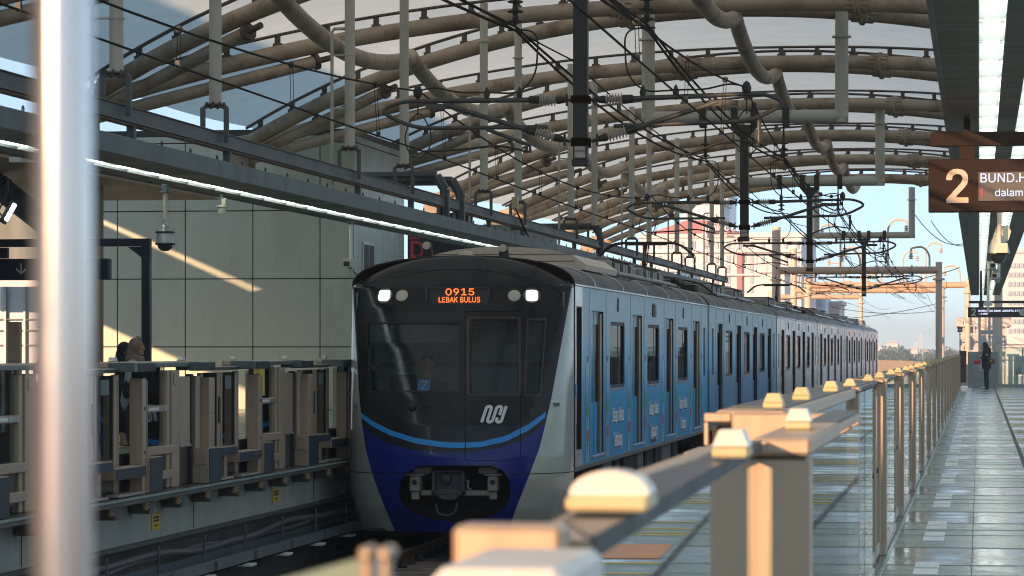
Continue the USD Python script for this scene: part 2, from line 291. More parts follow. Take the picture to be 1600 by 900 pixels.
    def text(s, txt, h, origin, facing='-y', depth=0.006, bold=False, center=False):
        m = meshkit.text_mesh(txt, h, depth, bold); v = np.array(m.vertices)
        if center: v[:, 0] -= (v[:, 0].min() + v[:, 0].max()) / 2
        if facing == '-y': v = np.stack([v[:, 0], -v[:, 2], v[:, 1]], 1)
        else: v = np.stack([v[:, 2], v[:, 0], v[:, 1]], 1)        # facing +x, reads along +y
        return s.add(v + np.array(origin), m.faces)
    def out(s): return np.vstack(s.v), np.vstack(s.f)
    def shift(s, d):
        s.v = [v + np.array(d) for v in s.v]; return s

used = {}
def numbered(parent, name):
    k = (parent, name); c = used.get(k, 0); used[k] = c + 1
    return f'{parent}/{name}' if c == 0 else f'{parent}/{name}_{c:03d}'
def tag(p, label=None, cat=None, group=None, kind=None):
    p = p.GetPrim() if hasattr(p, 'GetPrim') else p
    for k, v in (('label', label), ('category', cat), ('group', group), ('kind', kind)):
        if v: p.SetCustomDataByKey(k, v)
    return p
def put(name, mb, m, parent=None, smooth=False, normals=None, label=None, kind=None):
    pp = parent.GetPath().pathString if parent is not None else '/World'
    path = numbered(pp, name)
    if normals is not None:
        v, f = mb.out(); me = usdkit.mesh(stage, path, (v, f), M[m])
        me.CreateNormalsAttr(Vt.Vec3fArray.FromNumpy(normals.astype(np.float32))); me.SetNormalsInterpolation('vertex')
    else:
        me = usdkit.mesh(stage, path, mb.out(), M[m], smooth=smooth)
    return tag(me.GetPrim(), label, None, None, kind)
def thing(name, label, cat, loc=(0, 0, 0), rz=0.0, group=None):
    x = UsdGeom.Xform.Define(stage, numbered('/World', name))
    x.AddTranslateOp().Set(Gf.Vec3d(*map(float, loc))); x.AddRotateZOp().Set(float(rz))
    return tag(x.GetPrim(), label, cat, group)
def solo(name, mb, m, label, cat, group=None, smooth=False):
    return tag(put(name, mb, m, None, smooth), label, cat, group)
def struct(name, mb, m, parent=None, smooth=False):
    p = put(name, mb, m, parent, smooth)
    if parent is None: p.SetCustomDataByKey('kind', 'structure')
    return p
def dup(src, label, loc, rz=0.0, group=None):
    cd = dict(src.GetCustomData()); nm = src.GetName().rstrip('0123456789').rstrip('_')
    r = thing(nm, label, cd['category'], loc, rz, group or cd.get('group'))
    r.GetReferences().AddInternalReference(src.GetPath()); r.SetInstanceable(True)
    return r
ORD = ['first', 'second', 'third', 'fourth', 'fifth', 'sixth', 'seventh', 'eighth', 'ninth', 'tenth', 'eleventh', 'twelfth', 'thirteenth', 'fourteenth', 'fifteenth', 'sixteenth', 'seventeenth', 'eighteenth', 'nineteenth', 'twentieth', 'twenty-first', 'twenty-second', 'twenty-third', 'twenty-fourth']
XT = -6.72          # centre of the train's track
XM = -4.75          # line of masts between the tracks

# ================================================================ the setting
Y0, Y1 = -14.0, 113.0        # platform ends
struct('ground', MB().boxb(-3500, 3500, -1200, 4200, -14.2, -14), 'ground')
# right platform: base slab, then floor tiles one by one as far as they can be told apart
rp = struct('right_platform', MB().boxb(-0.98, 9.0, Y0, Y1 + 8, -0.55, -0.03), 'concrete')
P_R = [16.4 + 4.92 * k for k in range(-1, 20)]
def tilemat(y, x):
    ph = ((y - 20.4) / 4.92) % 1.0
    if ph < 0.36: return 'tile_b'
    return 'tile_a'
cols = [(-0.72, -0.05), (-0.05, 0.54), (0.59, 1.20), (1.20, 1.81)]
row = 0.615
tile_far = {'tile_a': MB(), 'tile_b': MB(), 'tile_c': MB()}
yy = -14.0
while yy < Y1 + 8:
    for ci, (a, b) in enumerate(cols):
        jz = nrs.uniform(-0.0006, 0.0006)
        m = MB().boxb(a + 0.002, b - 0.002, yy + 0.002, yy + row - 0.002, -0.028, jz, 0.002)
        tm = tilemat(yy + 0.3, a)
        if 17.0 < yy < 60.0: put('floor_tile', m, tm, rp)
        else: tile_far[tm].mesh(trimesh.Trimesh(*m.out(), process=False))
    yy += row
for k, m in tile_far.items():
    if m.v: put('floor_tile_field', m, k, rp, kind='stuff')
put('floor_tile_field', MB().boxb(1.812, 9.0, Y0, Y1 + 8, -0.028, 0.0), 'tile_a', rp, kind='stuff')
put('drain_channel', MB().boxb(0.543, 0.587, Y0, Y1 + 8, -0.028, -0.004), 'drain', rp)
for pk in P_R:
    for q in (4.0, 5.80, 7.3, 8.0): put('floor_line', MB().boxb(-0.70, 0.53, pk + q, pk + q + 0.035, -0.002, 0.0035), 'tile_c', rp)
    for o in (1.05, 2.55):
        y = pk + o + 0.6
        for q in (0, 0.62):
            put('floor_marking', MB().boxb(-0.425, -0.265, y + q, y + q + 0.50, -0.002, 0.004), 'tile_white', rp)
    if abs(pk - 16.4) < 1: put('floor_marking', MB().boxb(0.64, 1.14, pk + 4.4, pk + 5.9, 0.001, 0.005), 'mark_orange', rp)
    for q in (2.4, 2.95, 3.9, 7.0):
        put('floor_line', MB().boxb(0.61, 1.45, pk + q, pk + q + 0.06, 0.001, 0.005), 'mark_yellow', rp)
put('edge_fascia', MB().boxb(-1.05, -0.98, Y0, Y1, -0.5, -0.02), 'concrete', rp)
# left platform
lp = struct('left_platform', MB().boxb(-24.0, -8.50, Y0, 130, -0.52, -0.012), 'concrete')
put('floor_tile_field', MB().boxb(-24.0, -8.52, Y0, 130, -0.010, 0.0), 'tile_a', lp, kind='stuff')
put('edge_plate', MB().boxb(-8.95, -8.22, Y0, 130, -0.035, -0.005, 0.004).boxb(-8.235, -8.215, Y0, 130, -0.075, -0.037), 'ledge', lp)
put('edge_plate', MB().boxb(-8.214, -8.210, Y0, 130, -0.03, -0.008), 'tile_c', lp)
y = 16.0
while y < 46:
    put('ledge_bracket', MB().boxb(-8.47, -8.27, y, y + 0.16, -0.21, -0.082, 0.01).boxb(-8.5, -8.25, y - .03, y + 0.5, -0.085, -0.08), 'cable', lp)
    put('ledge_bolt', MB().cyl((-8.27, y - 0.16, -0.16), (-8.27, y - 0.16, -0.08), 0.028, 10).cyl((-8.27, y - 0.16, -0.10), (-8.27, y - 0.16, -0.085), 0.05, 10).cyl((-8.27, y - 0.16, -0.14), (-8.27, y - 0.16, -0.125), 0.045, 10), 'ledge_brass', lp)
    y += 1.22
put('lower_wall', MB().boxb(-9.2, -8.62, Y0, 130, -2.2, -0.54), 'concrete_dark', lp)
y = 14.0
while y < 60:
    put('fascia_joint', MB().boxb(-8.498, -8.494, y, y + 0.015, -0.5, -0.05), 'joint', lp)
    y += 6.0
put('fascia_lip', MB().boxb(-8.52, -8.44, Y0, 130, -0.56, -0.525), 'ledge', lp)
for px, py in ((247, 815), (434, 774)):
    p = PX(px, py, -8.47); st = thing('warning_sticker', 'yellow warning sticker with black print %s on the concrete platform fascia' % ('nearer the silver pole' if px < 300 else 'nearer the train'), 'sticker', (p[0] - .024, p[1], p[2]))
    put('backing', MB().boxb(-0.003, 0.004, -0.16, 0.16, -0.085, 0.085, 0.002), 'sticker', st)
    g = MB()
    for z0, hh, wd in ((0.035, 0.022, .22), (0.0, 0.022, .22), (-0.045, 0.012, .17)):
        g.boxb(0.0045, 0.006, -wd / 2, wd / 2, z0, z0 + hh)
    put('lettering', g, 'black', st)
# cable run and tray below the left platform
def wob(y, a, b): return a * math.sin(y * 0.83) + b * math.sin(y * 2.1 + 1)
pts = [(-8.40 + wob(y, .02, .01), y, -0.70 + wob(y + 3, .035, .015)) for y in np.arange(14, 60, 0.5)]
solo('power_cable', MB().tube(pts, 0.035, 8), 'cable', 'grey cable sagging between hangers under the left platform edge', 'cable', smooth=40)
pts = [(-8.44 + wob(y + 2, .02, .01), y, -0.73 + wob(y + 1, .03, .015)) for y in np.arange(14, 60, 0.5)]
solo('signal_cable', MB().tube(pts, 0.022, 8), 'cable', 'thin dark cable lying just behind the thicker one under the left platform', 'cable', smooth=40)
ct = thing('cable_tray', 'galvanised cable tray along the wall below the left platform', 'cable tray')
put('trough', MB().boxb(-8.60, -8.585, 14, 60, -1.0, -0.84).boxb(-8.60, -8.30, 14, 60, -1.0, -0.985).boxb(-8.315, -8.30, 14, 60, -1.0, -0.86), 'tray_galv', ct)
y = 15.0
while y < 50:
    put('bracket', MB().boxb(-8.62, -8.22, y, y + 0.28, -1.035, -1.005, .005), 'white', ct)
    put('hanger', MB().cyl((-8.31, y + .1, -1.0), (-8.31, y + .1, -0.56), 0.012, 6), 'cable', ct)
    put('joint_plate', MB().boxb(-8.298, -8.292, y + .5, y + .62, -0.98, -0.88), 'ledge', ct)
    y += 1.85
# track bed, rails
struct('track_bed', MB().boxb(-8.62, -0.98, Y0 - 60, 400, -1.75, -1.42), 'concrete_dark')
def track(xc, which):
    t = thing('railway_track', f'railway track on concrete sleepers {which}', 'track')
    for sx in (-0.534, 0.534):
        x = xc + sx
        prof = [(-.06, -1.28), (.06, -1.28), (.06, -1.262), (.012, -1.25), (.010, -1.16), (.034, -1.145), (.034, -1.115), (.028, -1.105), (-.028, -1.105), (-.034, -1.115), (-.034, -1.145), (-.010, -1.16), (-.012, -1.25), (-.06, -1.262)]
        put('rail', MB().prism([(x + a, z) for a, z in prof], Y0 - 40, 300, 'y'), 'rail', t)
    y = 14.0; far = MB()
    while y < 130:
        m = MB().boxb(xc - 1.0, xc + 1.0, y, y + 0.26, -1.42, -1.29, .02)
        if y < 60: put('sleeper', m, 'sleeper', t)
        else: far.mesh(trimesh.Trimesh(*m.out(), process=False))
        if 24 < y < 42 and xc < -5:
            for sx in (-0.534, 0.534):
                for q in (-.11, .11): put('rail_clip', MB().lathe([(0.055, 0), (0.06, .03), (0.035, .045), (0.03, .09), (0.0, .1)], (xc + sx + q, y + .13, -1.29), n=8), 'under', t, smooth=40)
        y += 0.62
    put('sleeper_field', far, 'sleeper', t, kind='stuff')
track(XT, 'under the arriving train'); track(XM * 2 - XT, 'between the train and the right platform')
b = PY(640, 893, 28.0)
bl = thing('track_balise', 'orange box fixed on the sleepers in front of the train', 'track box', (b[0], 27.6, -1.29))
put('housing', MB().boxb(-0.42, 0.42, 0, 0.9, 0.09, 0.17, .02), 'balise', bl)
put('foot', MB().boxb(-0.38, -0.24, 0.05, 0.85, 0, 0.09).boxb(0.24, 0.38, 0.05, 0.85, 0, 0.09), 'rail', bl)
solo('track_plate', MB().boxb(XT - .1, XT + .55, 32.2, 32.5, -1.29, -1.22, .02), 'balise', 'orange brown plate lying across the sleepers near the train nose', 'plate')

# ================================================================ tubular roof
ROOF = [36.2 + 12.45 * k for k in range(-1, 8)]          # arch pairs
UM = 11.8
def rz(u): return 8.42 - 0.01475 * u * u - 1.14e-5 * u ** 4
def rs(u): return 0.45 + 5.45 * (abs(u) / UM) ** 1.6
U = np.linspace(-UM, UM, 49)
def arch_pts(Yk, sg, dz=0.0, uu=U):
    return np.array([[XM + u, Yk + sg * rs(u), rz(u) + dz] for u in uu])
arch_src = {}
def make_arch(sg):
    t = thing('roof_arch', 'x', 'roof arch', (0, ROOF[0], 0), 0, 'curved tube arches carrying the fabric roof')
    put('arch_tube', MB().tube(arch_pts(0, sg), 0.165, 14), 'pipe_roof', t, smooth=40)
    r = MB().tube(arch_pts(0, sg, 0.36), 0.035, 6)
    put('clamp_rail', r, 'rail_dark', t, smooth=40)
    b = MB(); uu = np.linspace(-UM + 0.4, UM - 0.4, 27)
    for p in arch_pts(0, sg, 0.0, uu):
        b.boxb(p[0] - .055, p[0] + .055, p[1] - .025, p[1] + .025, p[2] + 0.14, p[2] + 0.35)
        b.boxb(p[0] - .09, p[0] + .09, p[1] - .03, p[1] + .03, p[2] + 0.14, p[2] + 0.20)
    put('clamp_bracket_row', b, 'rail_dark', t, kind='stuff')
    for x in (-2.4, 2.4):
        a = arch_pts(0, sg, 0, [x - .05, x + .05]); d = (a[1] - a[0]) / np.linalg.norm(a[1] - a[0]); c = (a[0] + a[1]) / 2
        fl = MB().lathe([(0.16, -.1), (.25, -.035), (.25, -.005), (.2, -.004), (.2, .004), (.25, .005), (.25, .035), (.16, .1)], c, d, 16)
        e1 = np.cross(d, [0, 0, 1]); e1 /= np.linalg.norm(e1); e2 = np.cross(d, e1)
        for q in range(12):
            o = math.cos(q * math.pi / 6) * e1 + math.sin(q * math.pi / 6) * e2
            fl.obox(c + o * .19 - d * .22, c + o * .19 + d * .22, .014, .07, up=tuple(np.cross(o, d) + 1e-6))
        put('flange_joint', fl, 'pipe_roof', t, smooth=30)
    # slanting strut from the springing node, with its round end plate
    foot = np.array([XM - UM - 0.15, sg * 6.1, rz(UM) - 0.35]); top = arch_pts(0, sg, -0.30, [-7.9])[0]
    for mirror in (1, -1):
        f_, t_ = foot.copy(), top.copy()
        if mirror < 0: f_[0] = 2 * XM - f_[0]; t_[0] = 2 * XM - t_[0]
        d = (t_ - f_) / np.linalg.norm(t_ - f_)
        sp = put('strut', MB().cyl(f_, t_ - d * .25, 0.125, 12), 'pipe_roof', t, smooth=40)
        put('end_plate', MB().lathe([(.125, -.30), (.165, -.28), (.165, -.20), (.06, -.18), (.06, .12)], t_, d, 14), 'rail_dark', sp, smooth=40)
    nd = MB().lathe([(0.05, -.28), (.24, -.2), (.26, 0), (.24, .2), (.05, .28)], (XM - UM, sg * 5.9, rz(UM) - .05), (0, 1, 0), 12)
    nd.boxb(XM - UM - .5, XM - UM + .05, sg * 5.9 - .04, sg * 5.9 + .04, rz(UM) - .55, rz(UM) - .05)
    put('springing_node', nd, 'pipe_roof', t, smooth=40)
    return t
for k, Yk in enumerate(ROOF):
    for sg in (-1, 1):
        lab = f'brown tubular roof arch, {"nearer" if sg < 0 else "farther"} tube of the {ORD[k]} leaning pair over the tracks'
        if k == 0: arch_src[sg] = make_arch(sg); tag(arch_src[sg], lab)
        else: dup(arch_src[sg], lab, (0, Yk, 0))
# scalloped purlins
for k in range(len(ROOF) - 1):
    for u0, nm in ((-0.15, 'along the crown'), (-6.85, 'along the left flank'), (6.85, 'along the right flank')):
        s = rs(u0); ya, yb = ROOF[k] + s, ROOF[k + 1] - s
        m = MB(); tt = np.linspace(0, 1, 15)
        # swags down steeply, then runs level into the next arch
        pts = [[XM + u0, ROOF[k] - .1 + tt_ * 12.55, rz(u0) - 0.20 - 0.55 * math.sin(math.pi * tt_) ** 0.8] for tt_ in tt]
        m.tube(pts, 0.16, 12)
        solo('roof_purlin', m, 'pipe_roof', f'sagging tube {nm} of the roof between {ORD[k]} and {ORD[k + 1]} arch pairs', 'roof purlin', 'scalloped tubes joining the arches', smooth=40)
# fabric panels
uu = np.linspace(-UM, UM, 41)
for k in range(len(ROOF)):
    def panel(y_a, y_b, lab):
        G = np.zeros((9, len(uu), 3))
        for i, w in enumerate(np.linspace(0, 1, 9)):
            for j, u in enumerate(uu):
                ya, yb = y_a(u), y_b(u); sag = -0.10 * min(1, (yb - ya) / 6) * math.sin(math.pi * w)
                G[i, j] = [XM + u, ya + (yb - ya) * w, rz(u) + 0.40 + sag]
        solo('roof_membrane', MB().grid(G), 'fabric', lab, 'roof membrane', 'translucent fabric panels of the roof', smooth=True)
    panel(lambda u: ROOF[k] - rs(u), lambda u: ROOF[k] + rs(u), f'white fabric roof panel inside the {ORD[k]} arch pair')
    if k + 1 < len(ROOF):
        panel(lambda u: ROOF[k] + rs(u), lambda u: ROOF[k + 1] - rs(u), f'white fabric roof panel between the {ORD[k]} and {ORD[k + 1]} arch pairs')

# ================================================================ canopies with lamp strips
def canopy(name, label, xa, xb, strips, ya, yb, z, track_side, up):
    c = thing(name, label, 'canopy')
    xs = [xa] + [v for s in strips for v in s] + [xb]
    for i in range(0, len(xs), 2):
        n = int((yb - ya) / 4.0)
        for q in range(n):
            y_a = ya + q * (yb - ya) / n; y_b = ya + (q + 1) * (yb - ya) / n
            put('soffit_panel', MB().boxb(xs[i], xs[i + 1], y_a + .006, y_b - .006, z, z + .03, .004), 'soffit', c)
    n = int((yb - ya) / 6.0)
    for q in range(n):
        y_a = ya + q * (yb - ya) / n; y_b = ya + (q + 1) * (yb - ya) / n
        for x in (xa, xb):
            s = -1 if x == xa else 1
            put('fascia', MB().boxb(x - .02, x + .02, y_a + .004, y_b - .004, z - .012, z + up, .004), 'fascia_grey', c)
    put('top_sheet', MB().boxb(xa + .02, xb - .02, ya, yb, z + up - .04, z + up - .01), 'fascia_grey', c)
    pitch = 1.345; div = MB(); tr = MB(); k = 0
    for (a, b) in strips:
        tr.boxb(a - .01, b + .01, ya, yb, z + .125, z + .135).boxb(a - .012, a - .002, ya, yb, z + .031, z + .124).boxb(b + .002, b + .012, ya, yb, z + .031, z + .124)
        y = ya
        while y + pitch < yb:
            div.boxb(a, b, y - .012, y + .012, z + .002, z + .12)
            xm = (a + b) / 2; w = min(.062, (b - a) * .34)
            put('lamp', MB().tube([(xm, y + .10, z + .075), (xm, y + .13, z + .075), (xm, y + pitch - .13, z + .075), (xm, y + pitch - .10, z + .075)], [w * .5, w, w, w * .5], 8), 'lamp_strip', c)
            y += pitch
    put('reflector_tray', tr, 'tray', c); put('louvre_row', div, 'tray', c, kind='stuff')
    return c
canopy('platform_canopy', 'dark green lamp canopy with two lit strips above the right platform', -0.29, 0.75, [(0.0, 0.165), (0.335, 0.50)], -8.0, 115.0, 3.50, -1, 0.22)
lc = canopy('platform_canopy', 'blue grey lamp canopy with one lit strip above the left platform edge', -10.06, -8.89, [(-9.74, -9.47)], -12.0, 113.0, 3.50, 1, 0.19)
hk = MB(); y = 20.0
while y < 110:
    hk.tube([(-8.92, y, 3.68), (-8.92, y, 3.73), (-8.92, y + .03, 3.75), (-8.92, y + .06, 3.73), (-8.92, y + .06, 3.68)], .008, 5); y += 1.22
put('lifting_eye_row', hk, 'rail_dark', lc, kind='stuff')
# long beam that carries the left canopy, hung from the arches
XB = -9.40
bm = thing('support_beam', 'long blue grey steel channel beam hung above the left canopy', 'beam')
put('web', MB().boxb(XB + .06, XB + .075, -12, 113, 3.985, 4.135), 'beam_grey', bm)
put('flange', MB().boxb(XB - .09, XB + .10, -12, 113, 4.137, 4.15, .003), 'beam_grey', bm)
put('flange', MB().boxb(XB - .09, XB + .10, -12, 113, 3.97, 3.983, .003), 'beam_grey', bm)
put('rust_plate', MB().boxb(XB - .07, XB + .05, -12, 113, 3.955, 3.968), 'brown_soffit', bm)
hang_src = {}
def hanger(y, ztop, drain, lab, key):
    t = thing('hanging_post', lab, 'post', (XB, y, 4.15), 0, 'off white pipes hanging from the arches to the beam')
    top = ztop - 4.15
    put('pipe', MB().cyl((0, 0, .34), (0, 0, top), .078, 16), 'pipe_white', t, smooth=40)
    put('collar', MB().lathe([(.08, 0), (.115, .005), (.115, .03), (.08, .035)], (0, 0, top - .75), n=14), 'pipe_white', t, smooth=30)
    fl = MB().lathe([(.08, 0), (.135, .0), (.135, .02), (.08, .02)], (0, 0, .335), n=16)
    for q in range(8): fl.boxb(.115 * math.cos(q * .785) - .012, .115 * math.cos(q * .785) + .012, .115 * math.sin(q * .785) - .012, .115 * math.sin(q * .785) + .012, .30, .375)
    put('bolted_flange', fl, 'rail_dark', t)
    put('stirrup', MB().boxb(-.15, .15, -.06, .06, .31, .332, .003), 'beam_grey', t)
    for s in (-1, 1): put('stirrup_leg', MB().boxb(s * .15 - .012, s * .15 + .012, -.055, .055, -.13, .312, .003).boxb(s * .15 - .03, s * .15 + .03, -.058, -.05, -.13, .312), 'beam_grey', t)
    put('canopy_stub', MB().boxb(-.045, .045, .55, .64, -.46, -.195), 'fascia_grey', t)
    if drain:
        put('drain_pipe', MB().tube([(-.08, 0, top - 0.15 if top < 2.3 else 2.15), (-.24, 0, top - 0.15 if top < 2.3 else 2.15), (-.275, 0, (top - .2 if top < 2.3 else 2.1)), (-.275, 0, -.25)], .026, 8), 'pipe_white', t, smooth=50)
        for z in (1.75, .95): put('pipe_clamp', MB().boxb(-.26, -.07, -.012, .012, z - .012, z + .012).lathe([(.08, -.012), (.09, -.012), (.09, .012), (.08, .012)], (0, 0, z), n=14), 'pipe_white', t)
    return t
hp_src = [None, None]; n_h = 0
for Yk in ROOF:
    for j, (dy, dr) in enumerate(((-4.1, True), (0.25, False))):
        y = Yk + dy
        if not (22 < y < 114): continue
        n_h += 1
        zt = rz(XB - XM) + (0.0 if j == 0 else 0.1)
        lab = f'{ORD[n_h - 1]} off white post hanging from the roof to the left beam' + (', with a drain pipe' if dr else '')
        if hp_src[j] is None: hp_src[j] = hanger(y, zt, dr, lab, j)
        else: dup(hp_src[j], lab, (XB, y, 4.15))
# chamfered portal brackets between beam and canopy
def portal(y, label, w):
    t = thing('portal_bracket', label, 'bracket', (XB, y, 0))
    path = [(.06, 0, 3.62), (.06, 0, 4.28), (-.09, 0, 4.52), (-w, 0, 4.52)]
    for a, b in zip(path[:-1], path[1:]): put('channel', MB().obox(a, b, .16, .14, .006, up=(0, 1, 0.001)).obox(np.array(a) + [0, -.085, 0], np.array(b) + [0, -.085, 0], .01, .22, up=(0, 1, 0.001)), 'beam_grey', t)
    put('gusset', MB().boxb(.0, .012, -.5, .3, 3.7, 3.95), 'beam_grey', t)
portal(52.4, 'chamfered grey steel portal bracket on the left beam, nearer of two', 1.6)
portal(54.0, 'chamfered grey steel portal bracket on the left beam, farther of two', 1.6)
portal(74.5, 'far grey portal bracket on the left beam behind the pantograph', 2.2)
# side roof over the left concourse, with a slot between its two slabs
sr = struct('side_roof', MB().boxb(-20.78, -15.9, -6, 62, 4.62, 4.80), 'brown_soffit')
put('cladding', MB().boxb(-26.75, -26.55, -6, 66, 4.62, 6.98), 'panel_wall', sr); put('cladding', MB().boxb(-26.75, -26.55, -6, 66, 7.15, 13.0), 'panel_wall', sr)
struct('side_roof', MB().boxb(-26.5, -20.88, -6, 62, 4.62, 4.80), 'brown_soffit')

# ================================================================ overhead line
MASTS = [36.0, 61.6, 85.6, 126.2]
def insulator(mb_w, mb_d, p0, p1):           # ribbed white insulator with dark end fittings between p0 (arm side) and p1 (mast side)
    p0, p1 = np.array(p0), np.array(p1); d = p1 - p0; L = np.linalg.norm(d); d /= L
    prof = [(.03, .10)]
    nrib = 6; a, b = .11, L - .20
    for q in range(nrib):
        c = a + (b - a) * (q + .5) / nrib; w = (b - a) / nrib
        prof += [(.032, c - w * .42), (.075, c - w * .12), (.078, c), (.06, c + w * .1), (.032, c + w * .3)]
    prof += [(.03, b)]
    mb_w.lathe(prof, p0, d, 14)
    mb_d.lathe([(.035, -.02), (.05, 0), (.05, .11), (.03, .12)], p0, d, 10)
    mb_d.lathe([(.045, L - .20), (.05, L - .17), (.028, L - .07), (.02, L - .06), (.02, L)], p0, d, 10)
    mb_d.boxb(*(lambda c: (c[0] - .012, c[0] + .012, c[1] - .03, c[1] + .03, c[2] - .07, c[2] + .07))(p0 + d * (L - .07)))
def rounded(path, r=.12, n=6):
    P = [np.array(p, float) for p in path]; out = [P[0]]
    for a, b, c in zip(P[:-2], P[1:-1], P[2:]):
        u = (a - b) / np.linalg.norm(a - b); w = (c - b) / np.linalg.norm(c - b); rr = min(r, np.linalg.norm(a - b) * .49, np.linalg.norm(c - b) * .49)
        for t in np.linspace(0, 1, n):
            out.append((1 - t) ** 2 * (b + u * rr) + 2 * t * (1 - t) * b + t ** 2 * (b + w * rr))
    return out + [P[-1]]
def mast(i, Y, frame):
    t = thing('catenary_mast', f'dark drop mast with insulated arms on both sides, {ORD[i]} from the camera', 'catenary mast', (XM, Y, 0), 0, None)
    put('post', MB().boxb(-.085, .085, -.085, .085, 3.74, 6.05, .006).boxb(-.10, .10, -.10, .10, 3.66, 3.74, .01), 'mast', t)
    put('plate', MB().boxb(-.065, .065, -.094, -.088, 3.76, 3.90), 'insul', t)
    put('lettering', MB().text('CPTW2', .026, (0, -.097, 3.825), '-y', .002, False, True), 'black', t)
    for s in (-1, 1):
        arm, ins, fit = MB(), MB(), MB()
        up, lo = 4.47, 4.14
        kz = .04 if s > 0 else 0.0
        arm.tube([(s * .62, 0, up), (s * 1.6, 0, up + kz * .6)], .032, 10)
        arm.tube(rounded([(s * 1.5, 0, up + kz * .6), (s * 2.22, 0, up + kz), (s * 2.48, 0, (up + lo) / 2 + .05 + kz), (s * 2.05, 0, lo + kz), (s * .40, 0, lo - .0)], .22), .026, 10)
        insulator(ins, fit, (s * .62, 0, up), (s * .10, 0, up - .01))
        arm.tube([(s * .66, 0, 4.11), (s * 1.66, 0, up - .05)], .032, 10)
        arm.boxb(*sorted((s * 1.55, s * 1.90)), -.02, .02, up - .10, up - .035)
        insulator(ins, fit, (s * .66, 0, 4.11), (s * .13, 0, 3.96))
        arm.tube([(s * .52, 0, lo), (s * .56, 0, 4.16)], .03, 8)
        fit.boxb(-.11, .11, -.11, .11, up - .05, up + .04, .005).boxb(-.11, .11, -.11, .11, 3.90, 4.0, .005)
        # registration arm and steady arm
        if s < 0: reg = [(s * 1.15, 0, lo - .02), (s * .62, 0, lo - .22), (s * .62, 0, lo - .31)]; st = [(s * .64, 0, lo - .30), (s * 1.0, 0, lo - .21), (s * 1.40, 0, lo - .26), (s * 1.92, 0, 3.86)]
        else: reg = [(s * 2.15, 0, lo + .05), (s * 2.15, 0, lo - .22), (s * 2.12, 0, lo - .25)]; st = [(s * 2.12, 0, lo - .22), (s * 1.8, 0, lo - .17), (s * 1.3, 0, lo - .35), (s * 1.25, 0, lo - .38)]
        arm.tube(reg, .024, 8); fit.tube(rounded(st, .2), .014, 8)
        # messenger clamp, carriers, jumper ring
        x = s * 2.0
        fit.lathe([(0, -.09), (.05, -.05), (.06, .0), (.04, .06), (0, .09)], (x, 0, up + .11), n=10)
        fit.cyl((x, 0, up + .05), (x, 0, lo + .13), .010, 6)
        ring = [(x + .165 * math.sin(a) * (1 - .35 * max(0, math.cos(a))), 0.02, lo - .09 + .27 * math.cos(a)) for a in np.linspace(0.05, 2 * math.pi - .05, 24)]
        fit.tube(ring, .009, 6)
        fit.tube(rounded([(x + s * -.02, 0, up + .13), (x - s * .2, .02, up + .17), (x - s * .5, .02, up + .10), (s * 1.15, .03, up + .10)], .1), .012, 6)
        fit.tube(rounded([(s * 1.2, .03, up + .10), (s * .75, .03, up + .08), (s * .55, .03, up + .30), (s * .52, .03, up + .85), (s * .9, .03, 5.32)], .25), .012, 6)
        for xx in (s * 1.15, s * .75): fit.lathe([(0, -.10), (.02, -.07), (.04, 0), (.02, .07), (0, .10)], (xx, 0, up + .07), n=8)
        a = put('arm', arm, 'arm', t, smooth=40)
        put('insulator', ins, 'insul', a, smooth=30); put('fitting', fit, 'mast', a, smooth=30)
        # feeder insulator hanging from the frame
        f = MB(); fx = s * .80
        f.cyl((fx, 0, 6.0), (fx, 0, 5.80), .02, 8)
        f.lathe([(.02, 0), (.03, .02), (.095, .03), (.1, .045), (.04, .07), (.03, .14), (.095, .15), (.1, .165), (.04, .19), (.03, .26), (.09, .27), (.095, .285), (.03, .31), (.025, .46)], (fx, 0, 5.38), n=14)
        put('feeder_insulator', f, 'mast', t, smooth=30)
    put('cap_bracket', MB().prism([(-.24, 6.05), (.24, 6.05), (.24, 5.98), (.09, 5.80), (-.09, 5.80), (-.24, 5.98)], -.09, .09, 'y'), 'mast', t)
    if frame:
        w = 1.98; zt = frame
        fr = thing('mast_frame', f'off white U shaped pipe frame carrying the {ORD[i]} drop mast', 'pipe frame', (XM, Y + .02, 0))
        for s in (-1, 1):
            put('upright', MB().cyl((s * w, 0, 6.08), (s * w, 0, zt), .135, 16), 'pipe_white', fr, smooth=40)
            put('collar', MB().lathe([(.14, 0), (.2, .005), (.2, .04), (.14, .045)], (s * w, 0, zt - .55), n=14), 'pipe_white', fr, smooth=30)
        put('crossbar', MB().cyl((-w - .133, 0, 6.21), (w + .133, 0, 6.21), .134, 16), 'pipe_white', fr, smooth=40)
        for x in (-.85, -.2, .2, .85): put('clamp', MB().boxb(x - .07, x + .07, -.15, .15, 6.0, 6.40, .01), 'mast', fr)
for i, Y in enumerate(MASTS):
    mast(i, Y, [8.35, 8.35, 8.35, 8.2][i])
